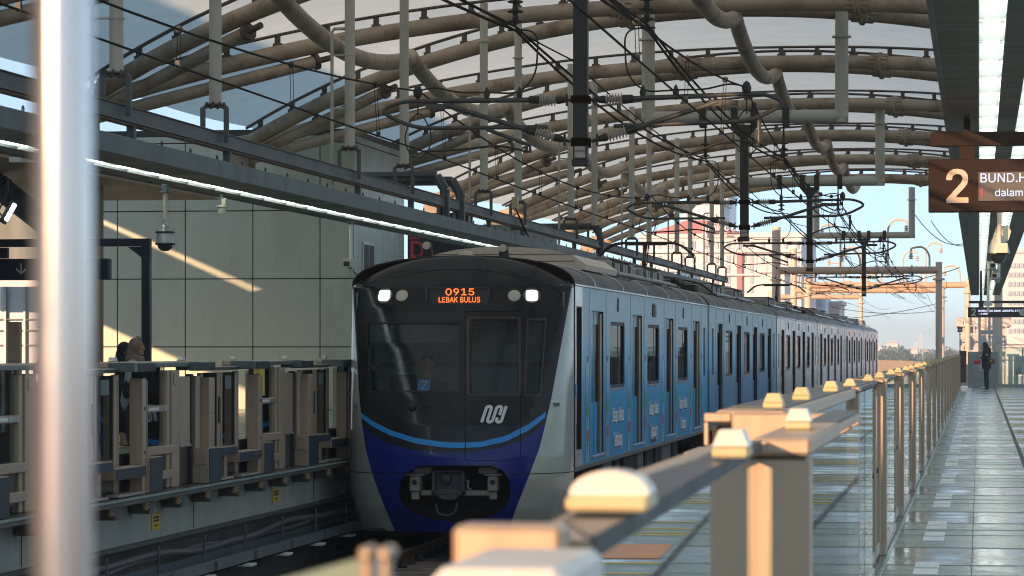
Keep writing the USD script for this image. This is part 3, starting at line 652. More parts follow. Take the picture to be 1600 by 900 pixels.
# wires: catenary curves between supports (in world places), with pulleys or droppers
def span(a, b, sag, n=14):
    a, b = np.array(a, float), np.array(b, float)
    return [a + (b - a) * t + np.array([0, 0, -4 * sag * t * (1 - t)]) for t in np.linspace(0, 1, n)]
def wire(name, label, sup, sag, r, group=None, beads=0, bead_r=.05, cat='wire', m='wire'):
    pts = []
    for a, b in zip(sup[:-1], sup[1:]): pts += span(a, b, sag)[(1 if pts else 0):]
    t = thing(name, label, cat, (0, 0, 0), 0, group)
    put('conductor', MB().tube(pts, r, 6), m, t, smooth=40)
    return t, pts
def at_sup(dx, z): return [(XM + dx, Y, z) for Y in MASTS]
def fore(l, dx0, z0): return [(XM + dx0, 8.0, z0)] + l + [(l[-1][0], 165.0, l[-1][2]), (l[-1][0], 230.0, l[-1][2])]
for s, nm in ((-1, 'left'), (1, 'right')):
    xs = [s * 1.98, s * 1.9, s * 2.02, s * 1.9]
    mes = [(XM + xs[i], Y, 4.59) for i, Y in enumerate(MASTS)]
    con = [(XM + s * [1.93, 1.98, 2.06, 1.95][i], Y, 3.86) for i, Y in enumerate(MASTS)]
    tm, pm_ = wire('messenger_wire', f'upper messenger wire over the {nm} track', fore(mes, s * 1.9, 4.52), .42, .011)
    tc, pc_ = wire('contact_wire', f'contact wire over the {nm} track', fore(con, s * 2.0, 3.90), .03, .010)
    P, C = np.array(pm_), np.array(pc_)
    for y in np.arange(12, 120, 4.25):
        zm, xm = np.interp(y, P[:, 1], P[:, 2]), np.interp(y, P[:, 1], P[:, 0]); zc, xc = np.interp(y, C[:, 1], C[:, 2]), np.interp(y, C[:, 1], C[:, 0])
        if min(abs(y - Y) for Y in MASTS) < 1.2: continue
        d = put('dropper', MB().cyl((xm - .014, y, zm), (xc - .014, y, zc), .0035, 4).cyl((xm + .016, y, zm), (xc + .016, y, zc), .0035, 4), 'wire', tm)
        put('clip', MB().lathe([(0, -.035), (.03, -.025), (.036, 0), (.03, .025), (0, .035)], (xm, y, zm), (0, 1, 0), 10), 'mast', d); put('wire_grip', MB().boxb(xc - .02, xc + .02, y - .025, y + .025, zc - .01, zc + .05), 'mast', d)
    fe = [(XM + s * .80, Y, 5.36) for Y in MASTS]
    for q, off in ((0, 0.0), (1, .045)):
        wire('feeder_wire', f'thick feeder cable along the {nm} row of hanging insulators, {"upper" if q == 0 else "lower"} of two strands', [(a, b, c - off * 1.0) for a, b, c in fore(fe, s * .9, 5.30)], .22 + off * 2, .017)
ew = [(XM - .12, Y, 4.95) for Y in MASTS]
wire('earth_wire', 'thin wire passing close by the drop masts', fore(ew, -.2, 5.0), .2, .009)

# portals outside, beyond the roof
def portal_out(Y, z, xl, xr, i, tall):
    t = thing('line_portal', f'sunlit beige tube portal across the open line, {ORD[i]} beyond the roof', 'portal', (0, Y, 0), 0, None)
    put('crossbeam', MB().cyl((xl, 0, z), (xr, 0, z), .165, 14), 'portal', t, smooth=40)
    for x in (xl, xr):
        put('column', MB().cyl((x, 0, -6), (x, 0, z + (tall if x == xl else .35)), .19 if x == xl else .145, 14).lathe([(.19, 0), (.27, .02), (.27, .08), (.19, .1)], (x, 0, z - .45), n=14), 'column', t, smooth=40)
    for x in np.linspace(xl + 1.2, xr - 1.2, 4):
        put('pipe_collar', MB().lathe([(.17, 0), (.225, .01), (.225, .07), (.17, .08)], (x, 0, z), (1, 0, 0), 14), 'portal', t, smooth=30)
    for x, sg, hh in ((xl + 2.8, -1, 1.7), (xr - 2.2, 1, 1.9), (xr - 3.4, -1, .6), (xr - .4, -1, .7)):
        put('swan_neck', MB().tube(rounded([(x, 0, z + .15), (x, 0, z + hh), (x + sg * .3, 0, z + hh + .35), (x + sg * .8, 0, z + hh + .25), (x + sg * .8, 0, z + hh + .1)], .4), .045, 8).lathe([(.03, 0), (.12, .02), (.04, .08), (.12, .12), (.04, .2), (.1, .22), (.03, .3)], (x + sg * .8, 0, z + hh - .22), n=10), 'column', t, smooth=40)
    return t
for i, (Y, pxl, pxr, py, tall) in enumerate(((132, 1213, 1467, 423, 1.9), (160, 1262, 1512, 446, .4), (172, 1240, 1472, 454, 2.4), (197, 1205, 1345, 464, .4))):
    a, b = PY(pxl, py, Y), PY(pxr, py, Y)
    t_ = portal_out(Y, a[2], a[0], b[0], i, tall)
# loose wires outside
for i, (p, q, Ya, Yb, sg) in enumerate((((1426, 330), (1512, 378), 126, 140, .6), ((1455, 345), (1515, 380), 132, 150, .5), ((1240, 440), (1500, 418), 134, 134, .5), ((1180, 470), (1330, 440), 140, 172, .3), ((1290, 500), (1480, 470), 160, 190, .2), ((1300, 480), (1460, 486), 175, 190, .25))):
    a, b = PY(*p, Ya), PY(*q, Yb)
    solo('line_wire', MB().tube(span(a, b, sg), .018, 5), 'wire', f'thin loose wire against the sky near the outer portals, {ORD[i]} from the top', 'wire')

# ================================================================ platform screen gates
# one bay, 4.92 m: origin on the gate line at floor level, +x towards the track, +y along the line
BAY = 4.92
def gate_bay(label, loc, rz, group, cap):
    t = thing('platform_gate', label, 'platform gate', loc, rz, group)
    gb, gk = 'gate_bronze', 'gate_dark'
    def col(n, y0, y1, x0, x1, z0, z1, m=gb, b=.006): return put(n, MB().boxb(x0, x1, y0, y1, z0, z1, b), m, t)
    # door jambs with bolted channels (track side)
    c = col('jamb', .0, .13, .02, .16, .0, 1.16); put('channel_lip', MB().boxb(.02, .17, .132, .145, .30, 1.14), 'steel', c); put('lock', MB().boxb(.162, .168, .05, .07, .84, .87).boxb(.162, .168, .05, .07, .40, .43), gk, c)
    c = col('jamb', 2.72, 2.96, .02, .14, .33, 1.14); put('bolt_row', MB().boxb(.141, .146, 2.78, 2.795, .45, .46).boxb(.141, .146, 2.78, 2.795, .75, .76).boxb(.141, .146, 2.9, 2.915, .45, .46).boxb(.141, .146, 2.9, 2.915, .75, .76), gk, c)
    # headers
    h = col('header_box', -.45, .35, -.06, .20, 1.225, 1.318, 'gate_green', .006); put('end_cover', MB().boxb(.201, .206, -.30, .33, 1.232, 1.310, .002), gk, h)
    h = col('header_box', 2.05, 2.75, -.06, .20, 1.225, 1.318, 'gate_green', .006); put('end_cover', MB().boxb(.201, .206, 2.07, 2.73, 1.232, 1.310, .002), gk, h)
    col('header_top', -.45, 2.75, -.17, -.062, 1.26, 1.325, gb, .012)
    col('header_rail', .35, 2.05, -.06, .10, 1.265, 1.312, 'gate_green')
    col('door_rail', 2.75, 4.47, -.10, .02, 1.215, 1.262, 'gate_green')
    col('door_rail_cover', 2.75, 4.47, .021, .04, 1.245, 1.262, 'steel')
    # fixed panel: frame, glass, kick plate, rails
    put('fixed_glass', MB().boxb(.0, .010, .15, 1.38, .40, 1.262), 'glass', t)
    col('kick_plate', .15, 1.38, -.012, .022, .06, .40, 'gate_kick', .003)
    col('stile', 1.32, 1.42, -.03, .05, .0, 1.23)
    p = col('post', 1.44, 1.74, -.05, .07, .0, 1.23); put('hinge', MB().boxb(.071, .085, 1.50, 1.60, 1.08, 1.20, .004).cyl((.09, 1.55, 1.17), (.08, 1.55, 1.17), .018, 10).cyl((.09, 1.55, 1.11), (.08, 1.55, 1.11), .018, 10), 'steel', p)
    for z in (.10, .36): col('cross_rail', .35, 1.44, .022, .09, z, z + .09, gb, .008)
    col('push_bar', .35, 1.40, .012, .05, .80, .87, 'steel', .008)
    put('push_bar_label', MB().boxb(.051, .053, .62, 1.0, .82, .85), 'white', t)
    put('inner_panel', MB().boxb(-.06, .03, 1.90, 2.32, .42, 1.16, .004), gb, t)
    col('gap_cover', 1.76, 1.88, -.04, .0, .0, 1.2, gk)
    col('inner_base', 1.75, 2.37, -.07, -.01, .0, .40, 'gate_kick'); col('inner_base', 1.90, 2.35, -.06, .04, .401, .43, 'steel')
    col('stile', 2.38, 2.48, -.04, .03, .0, 1.18, gk); col('stile', 2.50, 2.68, -.03, .05, .32, 1.16)
    # sliding leaves
    for a, b, hx in ((3.0, 3.80, 3.72), (3.86, 4.62, 3.95)):
        d = put('door_glass', MB().boxb(-.055, -.045, a, b - .02, .36, 1.19), 'glass', t)
        put('door_stile', MB().boxb(-.075, -.02, a, a + .06, .03, 1.19, .004), gb, d); put('door_stile', MB().boxb(-.075, -.02, b - .10, b, .03, 1.19, .004), gb, d)
        put('door_kick', MB().boxb(-.07, -.03, a + .06, b - .10, .05, .36), 'gate_kick', d)
        put('door_handle', MB().boxb(-.018, -.004, hx, hx + .05, .62, .92, .006), gk, d)
        put('door_edge', MB().boxb(-.07, -.03, a + .062, a + .085, .36, 1.19), 'rubber', d); put('door_edge', MB().boxb(-.07, -.03, b - .125, b - .102, .36, 1.19), 'rubber', d)
    put('inner_panel', MB().boxb(-.16, -.12, 4.02, 4.56, .36, 1.17, .004), gb, t)
    put('inner_panel', MB().boxb(-.20, -.12, .80, 1.12, .0, 1.2, .004), gb, t)
    put('inner_kick', MB().boxb(-.16, -.12, 2.96, 4.01, .0, .36, .004), 'gate_kick', t)
    put('inner_panel', MB().boxb(-.22, -.16, 3.28, 3.42, .0, 1.15, .004), gb, t)
    col('stile', 4.64, 4.80, -.09, -.05, .0, 1.2); put('inner_panel', MB().boxb(-.26, -.22, 1.13, 1.36, .40, 1.18, .004), gb, t)
    col('inner_kick', .0, 2.9, -.10, -.08, .0, .40, 'gate_kick'); col('inner_kick', 4.02, 4.92, -.118, -.09, .0, .40, 'gate_kick')
    col('inner_panel', 2.98, 3.16, -.2, -.16, .36, 1.18)
    put('door_sticker', MB().boxb(-.041, -.039, 4.12, 4.40, 1.0, 1.15), 'tile_b', t)
    # low machine boxes and arms on the ledge
    def lowbox(n, y0, y1, x0, x1, z0, z1):
        b = put(n, MB().boxb(x0, x1, y0, y1, z0, z1, .004), gb, t)
        put('front_cover', MB().boxb(x1 + .001, x1 + .010, y0 + .006, y1 - .006, z0 + .006, z1 - .006, .003), 'gate_navy', b)
        return b
    lowbox('machine_box', .10, .58, .03, .20, .0, .36)
    lowbox('guide_arm', -1.05, -.02, .03, .19, .175, .29)
    put('sill_strip', MB().boxb(.06, .19, -.95, -.02, .004, .03, .003), 'buff', t)
    lowbox('machine_box', 2.42, 2.95, .03, .21, .0, .38)
    put('side_hatch', MB().boxb(.05, .19, 2.405, 2.418, .20, .36, .004), gb, t)
    lowbox('guide_arm', 2.96, 3.72, .05, .20, .27, .37)
    col('arm_post', 3.55, 3.68, .0, .10, .0, .27)
    put('sill_strip', MB().boxb(.06, .19, 2.98, 3.62, .004, .03, .003), 'buff', t)
    # beacons
    for y in (-.12, 2.50):
        b = put('beacon', MB().prism([(y - .06, 1.337), (y + .06, 1.337), (y + .036, 1.372), (y - .036, 1.372)], -.145, -.085, 'x'), cap, t)
        put('beacon_base', MB().boxb(-.15, -.08, y - .066, y + .066, 1.326, 1.336, .003), 'cap_white' if cap == 'cap_yellow' else 'steel', b)
    return t
XL = -8.46
src = None; n = 0; DET = ['nearest', 'second', 'third', 'fourth', 'fifth', 'sixth', 'seventh', 'eighth', 'ninth', 'tenth', 'eleventh', 'twelfth']
for k in range(-7, 4):
    y = 29.28 + BAY * k; n += 1
    lab = f'bronze and glass platform gate bay on the left platform edge, {DET[3 - k]} from the train nose'
    if src is None: src = gate_bay(lab, (XL, y, 0), 0, 'platform gates along the left track', 'cap_white')
    else: dup(src, lab, (XL, y, 0))
ys = PX(400, 600, XL)[1]
ysk = thing('notice', 'yellow notice taped on the glass of the left gates', 'notice', (XL + .012, 34.55, .90))
put('sheet', MB().boxb(0, .003, 0, .55, 0, .32), 'mark_yellow', ysk)
put('lettering', MB().text('AWAS', .05, (.0035, .12, .22), '+x', .001, True).boxb(.0035, .0045, .06, .45, .15, .165).boxb(.0035, .0045, .06, .38, .11, .125), 'black', ysk)
# right platform: bays of the other hand; here their platform side and posts show
def gate_bay_r(label, loc, group):
    t = thing('platform_gate', label, 'platform gate', loc, 0, group)
    gb, gk = 'gate_bronze', 'gate_dark'
    def col(n, y0, y1, x0, x1, z0, z1, m=gb, b=.005): return put(n, MB().boxb(x0, x1, y0, y1, z0, z1, b), m, t)
    p = col('post', .0, .16, -.10, -.012, .0, 1.215); put('cap_plate', MB().boxb(-.105, -.006, -.006, .166, 1.216, 1.246, .006), gb, p); put('foot', MB().boxb(-.098, -.013, -.012, -.001, .0, .09, .004), 'steel', p)
    col('post', 2.76, 2.90, -.13, -.058, .0, 1.20)
    col('stile', 1.42, 1.50, -.07, -.04, .0, 1.20, gk); col('stile', 3.86, 3.94, -.085, -.05, .0, 1.18, gb); col('stile', 2.96, 3.02, -.085, -.05, .0, 1.18, gb); col('stile', 4.78, 4.84, -.085, -.05, .0, 1.18, gb)
    g = put('fixed_glass', MB().boxb(-.045, -.035, .17, 1.42, .07, 1.205), 'glass', t); put('fixed_glass', MB().boxb(-.045, -.035, 1.50, 2.75, .07, 1.205), 'glass', t)
    for a, b in ((3.02, 3.86), (3.94, 4.78)):
        d = put('door_glass', MB().boxb(-.072, -.062, a, b, .10, 1.17), 'glass', t)
        put('door_rail', MB().boxb(-.08, -.055, a, b, .03, .10, .003), gb, d)
        put('door_bolt', MB().cyl((-.062, (a + b) / 2, .62), (-.05, (a + b) / 2, .62), .018, 8), gk, d)
    col('sill', .16, 2.76, -.07, -.02, .0, .07, 'steel'); col('floor_edge', 0, BAY, -.012, .012, .0, .012, 'tile_c', .002)
    h = col('header', -.02, 2.92, -.27, -.03, 1.214, 1.240, gb, .005); put('top_cover', MB().boxb(-.26, -.04, .17, 2.74, 1.2405, 1.247, .002), 'beam_grey', h); put('front_cover', MB().boxb(-.029, -.024, .17, 2.74, 1.216, 1.237, .002), gk, h)
    h = col('door_header', 2.92, 4.90, -.24, -.075, 1.203, 1.228, gb, .008); put('top_cover', MB().boxb(-.25, -.085, 2.95, 4.88, 1.2285, 1.235, .002), 'beam_grey', h); put('front_cover', MB().boxb(-.074, -.069, 2.95, 4.88, 1.206, 1.224, .002), gk, h)
    for y in (.07, 2.80):
        b = put('beacon', MB().prism([(-.090, 1.266), (-.036, 1.266), (-.048, 1.291), (-.078, 1.291)], y - .05, y + .05, 'y'), 'cap_yellow', t)
        put('beacon_base', MB().boxb(-.097, -.029, y - .06, y + .06, 1.25, 1.267, .004), 'cap_yellow', b)
    return t
src = None; n = 0
for k in range(0, 20):
    y = 16.4 + BAY * k
    if y > 108: break
    n += 1
    lab = f'bronze and glass platform gate bay beside the right platform floor, {ORD[n]} bay from the camera'
    if src is None: src = gate_bay_r(lab, (-.632, y, 0), 'platform gates along the right platform')
    else: dup(src, lab, (-.632, y, 0))
# the nearest bay, with its header end facing the camera
nb = thing('gate_end_bay', 'gate bay with its open header end and brackets facing the camera between two gate lines', 'platform gate', (0, 0, 0))
put('header', MB().boxb(-.90, -.66, 10.38, 16.38, 1.185, 1.240, .008), 'gate_bronze', nb)
put('top_cover', MB().boxb(-.88, -.68, 10.8, 16.3, 1.2405, 1.247, .002), 'beam_grey', nb)
put('end_cover', MB().boxb(-.84, -.43, 10.30, 10.36, 1.12, 1.232, .008), 'gate_bronze', nb)
put('end_cover', MB().boxb(-.935, -.84, 10.31, 10.36, 1.20, 1.232, .005).boxb(-.935, -.918, 10.31, 10.36, 1.12, 1.20, .004), 'gate_bronze', nb)
put('dark_cavity', MB().boxb(-.915, -.845, 10.42, 10.47, 1.11, 1.185), 'under', nb)
put('low_box', MB().boxb(-1.0, -.915, 10.25, 10.8, 1.02, 1.10, .006), 'gate_bronze', nb)
put('bracket', MB().obox((-.905, 10.3, 1.12), (-.875, 10.3, 1.12), .02, .012).boxb(-.885, -.873, 10.29, 10.32, 1.12, 1.16), 'gate_bronze', nb)
put('fixed_glass', MB().boxb(-.69, -.68, 10.5, 16.3, .07, 1.2), 'glass', nb)
put('post', MB().boxb(-.735, -.648, 11.9, 12.05, .0, 1.2, .005), 'gate_bronze', nb)
put('cross_panel', MB().boxb(-.66, -.44, 10.30, 10.36, .0, 1.118, .006), 'gate_bronze', nb)
for y in (10.45, 12.1, 14.5):
    b = put('beacon', MB().prism([(-.735, 1.268), (-.671, 1.268), (-.683, 1.298), (-.723, 1.298)], y - .06, y + .06, 'y'), 'cap_yellow', nb)
    put('beacon_base', MB().boxb(-.738, -.668, y - .06, y + .06, 1.2475, 1.267, .004), 'cap_yellow', b)
# near gate line, set back towards the platform (out of focus)
ng = thing('near_gate', 'blurred near gate with white beacons in the foreground, beside the silver pole', 'platform gate', (0, 0, 0))
put('header', MB().prism([(-.418, 3.26), (-.4885, 6.80), (-.575, 6.80), (-.530, 5.6), (-.552, 4.95), (-.505, 3.26)], 1.226, 1.2405, 'z'), 'gate_bronze', ng)
put('top_cover', MB().prism([(-.4195, 3.27), (-.489, 6.78), (-.553, 6.78), (-.522, 5.6), (-.541, 4.97), (-.496, 3.6)], 1.241, 1.2445, 'z'), 'glass_top', ng)
put('front_cover', MB().obox((-.4165, 3.26, 1.233), (-.487, 6.80, 1.233), .003, .025), 'gate_dark', ng)
put('end_cover', MB().boxb(-.556, -.438, 3.16, 3.24, 1.215, 1.262, .006), 'gate_bronze', ng)
put('track_side_cover', MB().boxb(-.575, -.53, 4.62, 6.6, 1.19, 1.247, .008), 'gate_bronze', ng)
put('fixed_glass', MB().obox((-.426, 3.3, .6475), (-.496, 6.79, .6475), .008, 1.155), 'glass', ng)
put('post', MB().boxb(-.508, -.380, 6.84, 6.98, .0, 1.208, .01), 'gate_bronze', ng)
put('post_cap', MB().boxb(-.512, -.376, 6.82, 8.3, 1.209, 1.249, .008), 'gate_bronze', ng)
put('stile', MB().boxb(-.526, -.514, 6.86, 6.95, .0, 1.18, .003), 'gate_bronze', ng)
put('fixed_glass', MB().boxb(-.398, -.390, 7.0, 9.95, .07, 1.204), 'glass', ng)
put('top_cover', MB().boxb(-.49, -.405, 8.35, 10.2, 1.235, 1.245, .002), 'beam_grey', ng)
put('header', MB().boxb(-.49, -.400, 8.32, 10.25, 1.205, 1.234, .006), 'gate_bronze', ng)
put('post', MB().boxb(-.436, -.416, 9.96, 10.08, .0, 1.18, .005), 'gate_bronze', ng)
for y, xb, w, h in ((3.72, -.452, .050, .030), (5.57, -.452, .033, .030), (7.55, -.445, .032, .030)):
    if w < .045: b = put('beacon', MB().prism([(xb - w, 1.272), (xb + w, 1.272), (xb + w * .62, 1.272 + h), (xb - w * .62, 1.272 + h)], y - .05, y + .05, 'y'), 'cap_white', ng)
    else:
        aa = np.linspace(0, math.pi, 17); b = put('beacon', MB().prism([(xb + w * math.cos(a), 1.270 + h * math.sin(a)) for a in aa], y - .03, y + .05, 'y'), 'cap_white', ng)
    put('beacon_base', MB().boxb(xb - w * 1.03, xb + w * 1.03, y - .055, y + .055, 1.2505, 1.270, .005), 'cap_yellow', b)
ne = thing('gate_rail_end', 'very blurred pale rail end at the bottom edge of the view, before the near gate', 'rail', (0, 0, 0))
a = PY(672, 888, 2.7); c = PY(880, 888, 2.7)
put('rail', MB().boxb(a[0], c[0], 2.7, 3.0, a[2] - .09, a[2], .01), 'cap_white', ne)
a = PY(560, 870, 2.3); put('glass_fin', MB().prism([(a[0] - .09, a[2] - .08), (a[0] - .06, a[2] - .018), (a[0] + .012, a[2] + .002), (a[0] + .022, a[2] - .08)], 2.28, 2.32, 'y'), 'tile_a', ne)
for px in (573, 603):
    a = PY(px, 864, 2.25); put('latch', MB().lathe([(.003, 0), (.0055, .004), (.0055, .03), (.002, .034)], (a[0], 2.24, a[2] - .0), (0, 1, 0), 14).boxb(a[0] - .004, a[0] + .004, 2.245, 2.26, a[2] - .12, a[2] + .004, .003), 'gate_bronze', ne, smooth=40)
# the polished pole close to the lens
pp = PY(97, 546, 1.6)
pl = thing('silver_pole', 'polished silver pole standing close to the lens at the left', 'pole', (pp[0], pp[1], 0))
put('tube', MB().cyl((0, 0, .02), (0, 0, 2.45), .0168, 28), 'pole', pl, smooth=40)
put('foot_flange', MB().lathe([(.05, 0), (.05, .012), (.02, .02), (.017, .05)], (0, 0, 0), n=20), 'pole', pl, smooth=30)

# ================================================================ panelled lift building on the left platform
WY = 70.0
wb = thing('lift_building', 'building clad in large sage panels with dark joints on the left platform', 'building', (0, 0, 0))
cR = PX(552, 400, -14.72)          # right corner of the facing wall
xr = PY(552, 400, WY)[0]; depth = 6.4
vx = [PY(p, 400, WY)[0] for p in (183.5, 289.5, 395, 500)]
pitch = (vx[3] - vx[0]) / 3
xs = [PY(157, 400, WY)[0]] + vx + [xr]
put('core', MB().boxb(xs[0] + .05, xr - .05, WY + .05, WY + depth - .05, 0, 6.7), 'joint', wb)
zj = [PY(300, p, WY)[2] for p in (542, 436, 330)]; pz = (zj[2] - zj[0]) / 2
zs = [0.0, zj[0] - pz, zj[0], zj[1], zj[2], zj[2] + pz, 6.55]
zs = [z for z in zs if z >= 0]
zs = sorted(set([0.0] + zs))
for i in range(len(xs) - 1):
    for j in range(len(zs) - 1):
        zt = zs[j + 1]
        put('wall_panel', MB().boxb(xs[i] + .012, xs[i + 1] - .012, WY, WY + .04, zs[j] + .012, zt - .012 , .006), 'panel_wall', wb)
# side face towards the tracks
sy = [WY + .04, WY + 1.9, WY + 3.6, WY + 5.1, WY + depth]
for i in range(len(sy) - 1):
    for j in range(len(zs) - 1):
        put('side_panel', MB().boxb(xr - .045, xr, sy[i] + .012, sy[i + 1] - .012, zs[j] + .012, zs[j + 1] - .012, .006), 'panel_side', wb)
pw = PX(574, 406, xr + .01); 
wv = put('vent_window', MB().boxb(xr + .001, xr + .03, pw[1] - .55, pw[1] + .75, pw[2] - .45, pw[2] + .42, .005), 'white', wb)
for q in (0, 1):
    y_a = pw[1] - .48 + q * .62
    put('vent_recess', MB().boxb(xr + .031, xr + .034, y_a, y_a + .56, pw[2] - .39, pw[2] + .36), 'black', wv)
    for z in np.arange(pw[2] - .36, pw[2] + .34, .07): put('slat', MB().boxb(xr + .035, xr + .05, y_a, y_a + .56, z, z + .022), 'beam_grey', wv)
# glazed wall and duct of the concourse at the far left
gw = thing('glazed_facade', 'pale glazed facade with mullions at the far left behind the platform', 'facade', (0, 0, 0))
a = PY(-60, 600, 78); b_ = PY(75, 600, 78)
xs2 = np.linspace(a[0], b_[0] + .3, 6)
put('glazing', MB().boxb(a[0], xs2[-1], 78.5, 78.53, 0, 3.15), 'bld_blue', gw)
for x in xs2: put('mullion', MB().boxb(x - .03, x + .03, 78.38, 78.48, 0, 3.15), 'panel_side', gw)
for z in (1.55, 1.95, 2.25): put('transom', MB().boxb(a[0], xs2[-1], 78.40, 78.46, z, z + .03), 'beam_grey', gw)
c_ = PY(23, 500, 58)
solo('concourse_post', MB().boxb(c_[0] - .12, c_[0] + .12, 57.9, 58.1, 0, PY(24, 503, 58)[2], .01), 'portal', 'orange beige post behind the left gates at the picture edge', 'post')
w1 = PY(0, 300, 75)
solo('white_partition', MB().boxb(w1[0] - 3, PY(80, 300, 75)[0], 75, 75.2, 3.3, 5.6), 'fascia_grey', 'pale partition high on the left, behind the floodlight', 'partition')
d0, d1 = PY(-40, 262, 52), PY(70, 348, 52)
du = thing('roof_duct', 'grey slanting duct under the side roof at the far left', 'duct')
put('pipe', MB().cyl(d0, d1, .22, 16), 'fascia_grey', du, smooth=40)
for t in (.35, .40): 
    c = d0 + (d1 - d0) * t; put('strap', MB().lathe([(.222, -.015), (.235, -.015), (.235, .015), (.222, .015)], c, (d1 - d0), 18), 'rubber', du)
fl = thing('floodlight', 'lit LED floodlight of four squares at the far left', 'floodlight', (0, 0, 0))
fa, fb = PY(9, 345, 46), PY(24, 318, 46)
dv = (fb - fa); 
put('housing', MB().obox(fa - dv * .12 + [-.06, .06, 0], fb + dv * .12 + [-.06, .06, 0], .05, .12, .01), 'mast', fl)
for q in range(4):
    c0 = fa + dv * (q / 4 + .02); c1 = fa + dv * ((q + 1) / 4 - .03)
    put('led', MB().obox(c0, c1, .05, .085, .004, up=(0.6, -0.5, .4)), 'flood', fl)
put('yoke', MB().tube([fa + [-.06, .08, .05], fa + [-.16, .1, .16], fb + [-.16, .1, .16], fb + [-.16, .1, .4]], .015, 6), 'mast', fl)
fx = thing('strip_light', 'small white box light hanging at the far left under the canopy', 'light', PY(36, 250, 40))
put('body', MB().boxb(-.19, .19, -.05, .05, -.035, .035, .01), 'white', fx); put('bracket', MB().boxb(-.05, .05, -.02, .02, .036, .16), 'mast', fx); put('band', MB().boxb(-.02, .10, -.052, -.05, -.012, .012), 'portal', fx)
# sign gantry
gy = 48.0
g0, g1 = PY(-40, 380, gy), PY(229, 380, gy)
gs = thing('sign_gantry', 'dark frame standing on the left platform with a hanging arrow sign', 'sign frame', (0, 0, 0))
put('top_bar', MB().boxb(g0[0], g1[0] + .07, gy - .07, gy + .07, PY(0, 386, gy)[2], PY(0, 374, gy)[2], .005), 'black_sign', gs)
put('upright', MB().boxb(g1[0] - .07, g1[0] + .07, gy - .07, gy + .07, 0, PY(0, 386, gy)[2] - .001, .005), 'black_sign', gs)
k0, k1 = PY(201, 386, gy), PY(226, 404, gy)
put('knee', MB().prism([(k0[0], k0[2]), (k1[0] - .02, k0[2]), (k1[0] - .02, k1[2])], gy - .05, gy + .05, 'y'), 'black_sign', gs)
put('hanger', MB().boxb(PY(-10, 0, gy)[0], PY(13, 0, gy)[0], gy - .04, gy + .04, PY(0, 404, gy)[2], PY(0, 387, gy)[2]), 'black_sign', gs)
s0, s1 = PY(-40, 438, gy), PY(171, 404, gy)
sg = put('sign_board', MB().boxb(s0[0], s1[0], gy - .10, gy + .10, s0[2], s1[2], .006), 'black_sign', gs)
ar = PY(33, 421, gy - .105)
put('arrow', MB().boxb(ar[0] - .012, ar[0] + .012, gy - .106, gy - .103, ar[2] - .06, ar[2] + .10).prism([(ar[0], ar[2] - .09), (ar[0] - .085, ar[2] - .005), (ar[0] - .085, ar[2] + .03), (ar[0], ar[2] - .055), (ar[0] + .085, ar[2] + .03), (ar[0] + .085, ar[2] - .005)], gy - .106, gy - .103, 'y'), 'greyp', sg)
put('side_cap', MB().boxb(s1[0] + .001, s1[0] + .012, gy - .09, gy + .09, s0[2] + .01, s1[2] - .01), 'gate_dark', sg)
# platform column by the pole
cc = PY(148, 500, 56)
solo('concourse_column', MB().lathe([(.19, 0), (.17, .1), (.17, 4.6)], (cc[0], 56, 0), n=16), 'brown_soffit', 'brown round column behind the silver pole at the left wall edge', 'column', smooth=30)
# dome camera, siren, box camera hanging from the left canopy
dc = PY(258, 380, 34.2)
dm = thing('dome_camera', 'large silver dome camera hanging on a pale pipe from the left canopy', 'security camera', dc)
s_ = 34.6 / F
put('pipe', MB().cyl((0, 0, 37 * s_), (0, 0, 82 * s_), .026, 12), 'ivory', dm, smooth=40)
put('mount', MB().boxb(-.035, .035, -.035, .035, 82 * s_, 94 * s_, .004).lathe([(.07, 0), (.07, .012), (.03, .02)], (0, 0, 80 * s_), n=12), 'fascia_grey', dm)
put('neck', MB().cyl((0, 0, 27 * s_), (0, 0, 38 * s_), .03, 12), 'cctv', dm, smooth=40)
put('housing', MB().lathe([(.03, 30 * s_), (.06, 27 * s_), (.095, 18 * s_), (.108, 10 * s_), (.112, 2 * s_), (.112, 0)], n=24), 'cctv', dm, smooth=40)
put('seam_ring', MB().lathe([(.110, -.004), (.116, 0), (.116, .012), (.110, .016)], (0, 0, 18 * s_ - .01), n=24).lathe([(.105, -3 * s_), (.116, -2 * s_), (.116, 0), (.10, .004)], n=24), 'mast', dm, smooth=30)
put('dome', MB().lathe([(.001, -13 * s_), (.045, -12 * s_), (.075, -9 * s_), (.09, -5 * s_), (.092, -2 * s_)], n=20), 'smoke', dm, smooth=50)
sc = PY(346, 322, 37.6); si = thing('siren', 'small ivory horn speaker under the left canopy, right of the dome camera', 'speaker', sc); s_ = 37.9 / F
put('stem', MB().cyl((0, 0, 0), (0, 0, 18 * s_), .014, 8).boxb(-.045, .045, -.03, .03, 12 * s_, 14 * s_), 'fascia_grey', si)
put('box', MB().boxb(.005, .065, -.03, .03, 1 * s_, 12 * s_, .006), 'ivory', si)
put('horn', MB().lathe([(.05, -13 * s_), (.055, -9 * s_), (.062, -3 * s_), (.078, -2 * s_), (.078, 0), (.02, .01)], n=18), 'ivory', si, smooth=30)
bc = PY(545, 412, 43.6); bx = thing('box_camera', 'ivory box camera on a long pipe under the left canopy above the train corner', 'security camera', bc); s_ = 44.1 / F
put('pipe', MB().cyl((.03, 0, 8 * s_), (.03, 0, 62 * s_), .026, 12), 'white', bx, smooth=40)
put('mount', MB().boxb(-.01, .07, -.04, .04, 62 * s_, 68 * s_, .004), 'fascia_grey', bx)
put('housing', MB().prism([(-.06, -.055), (.06, -.055), (.07, .055), (.05, .075), (-.05, .075), (-.065, .05)], -.16, .14, 'y'), 'ivory', bx)
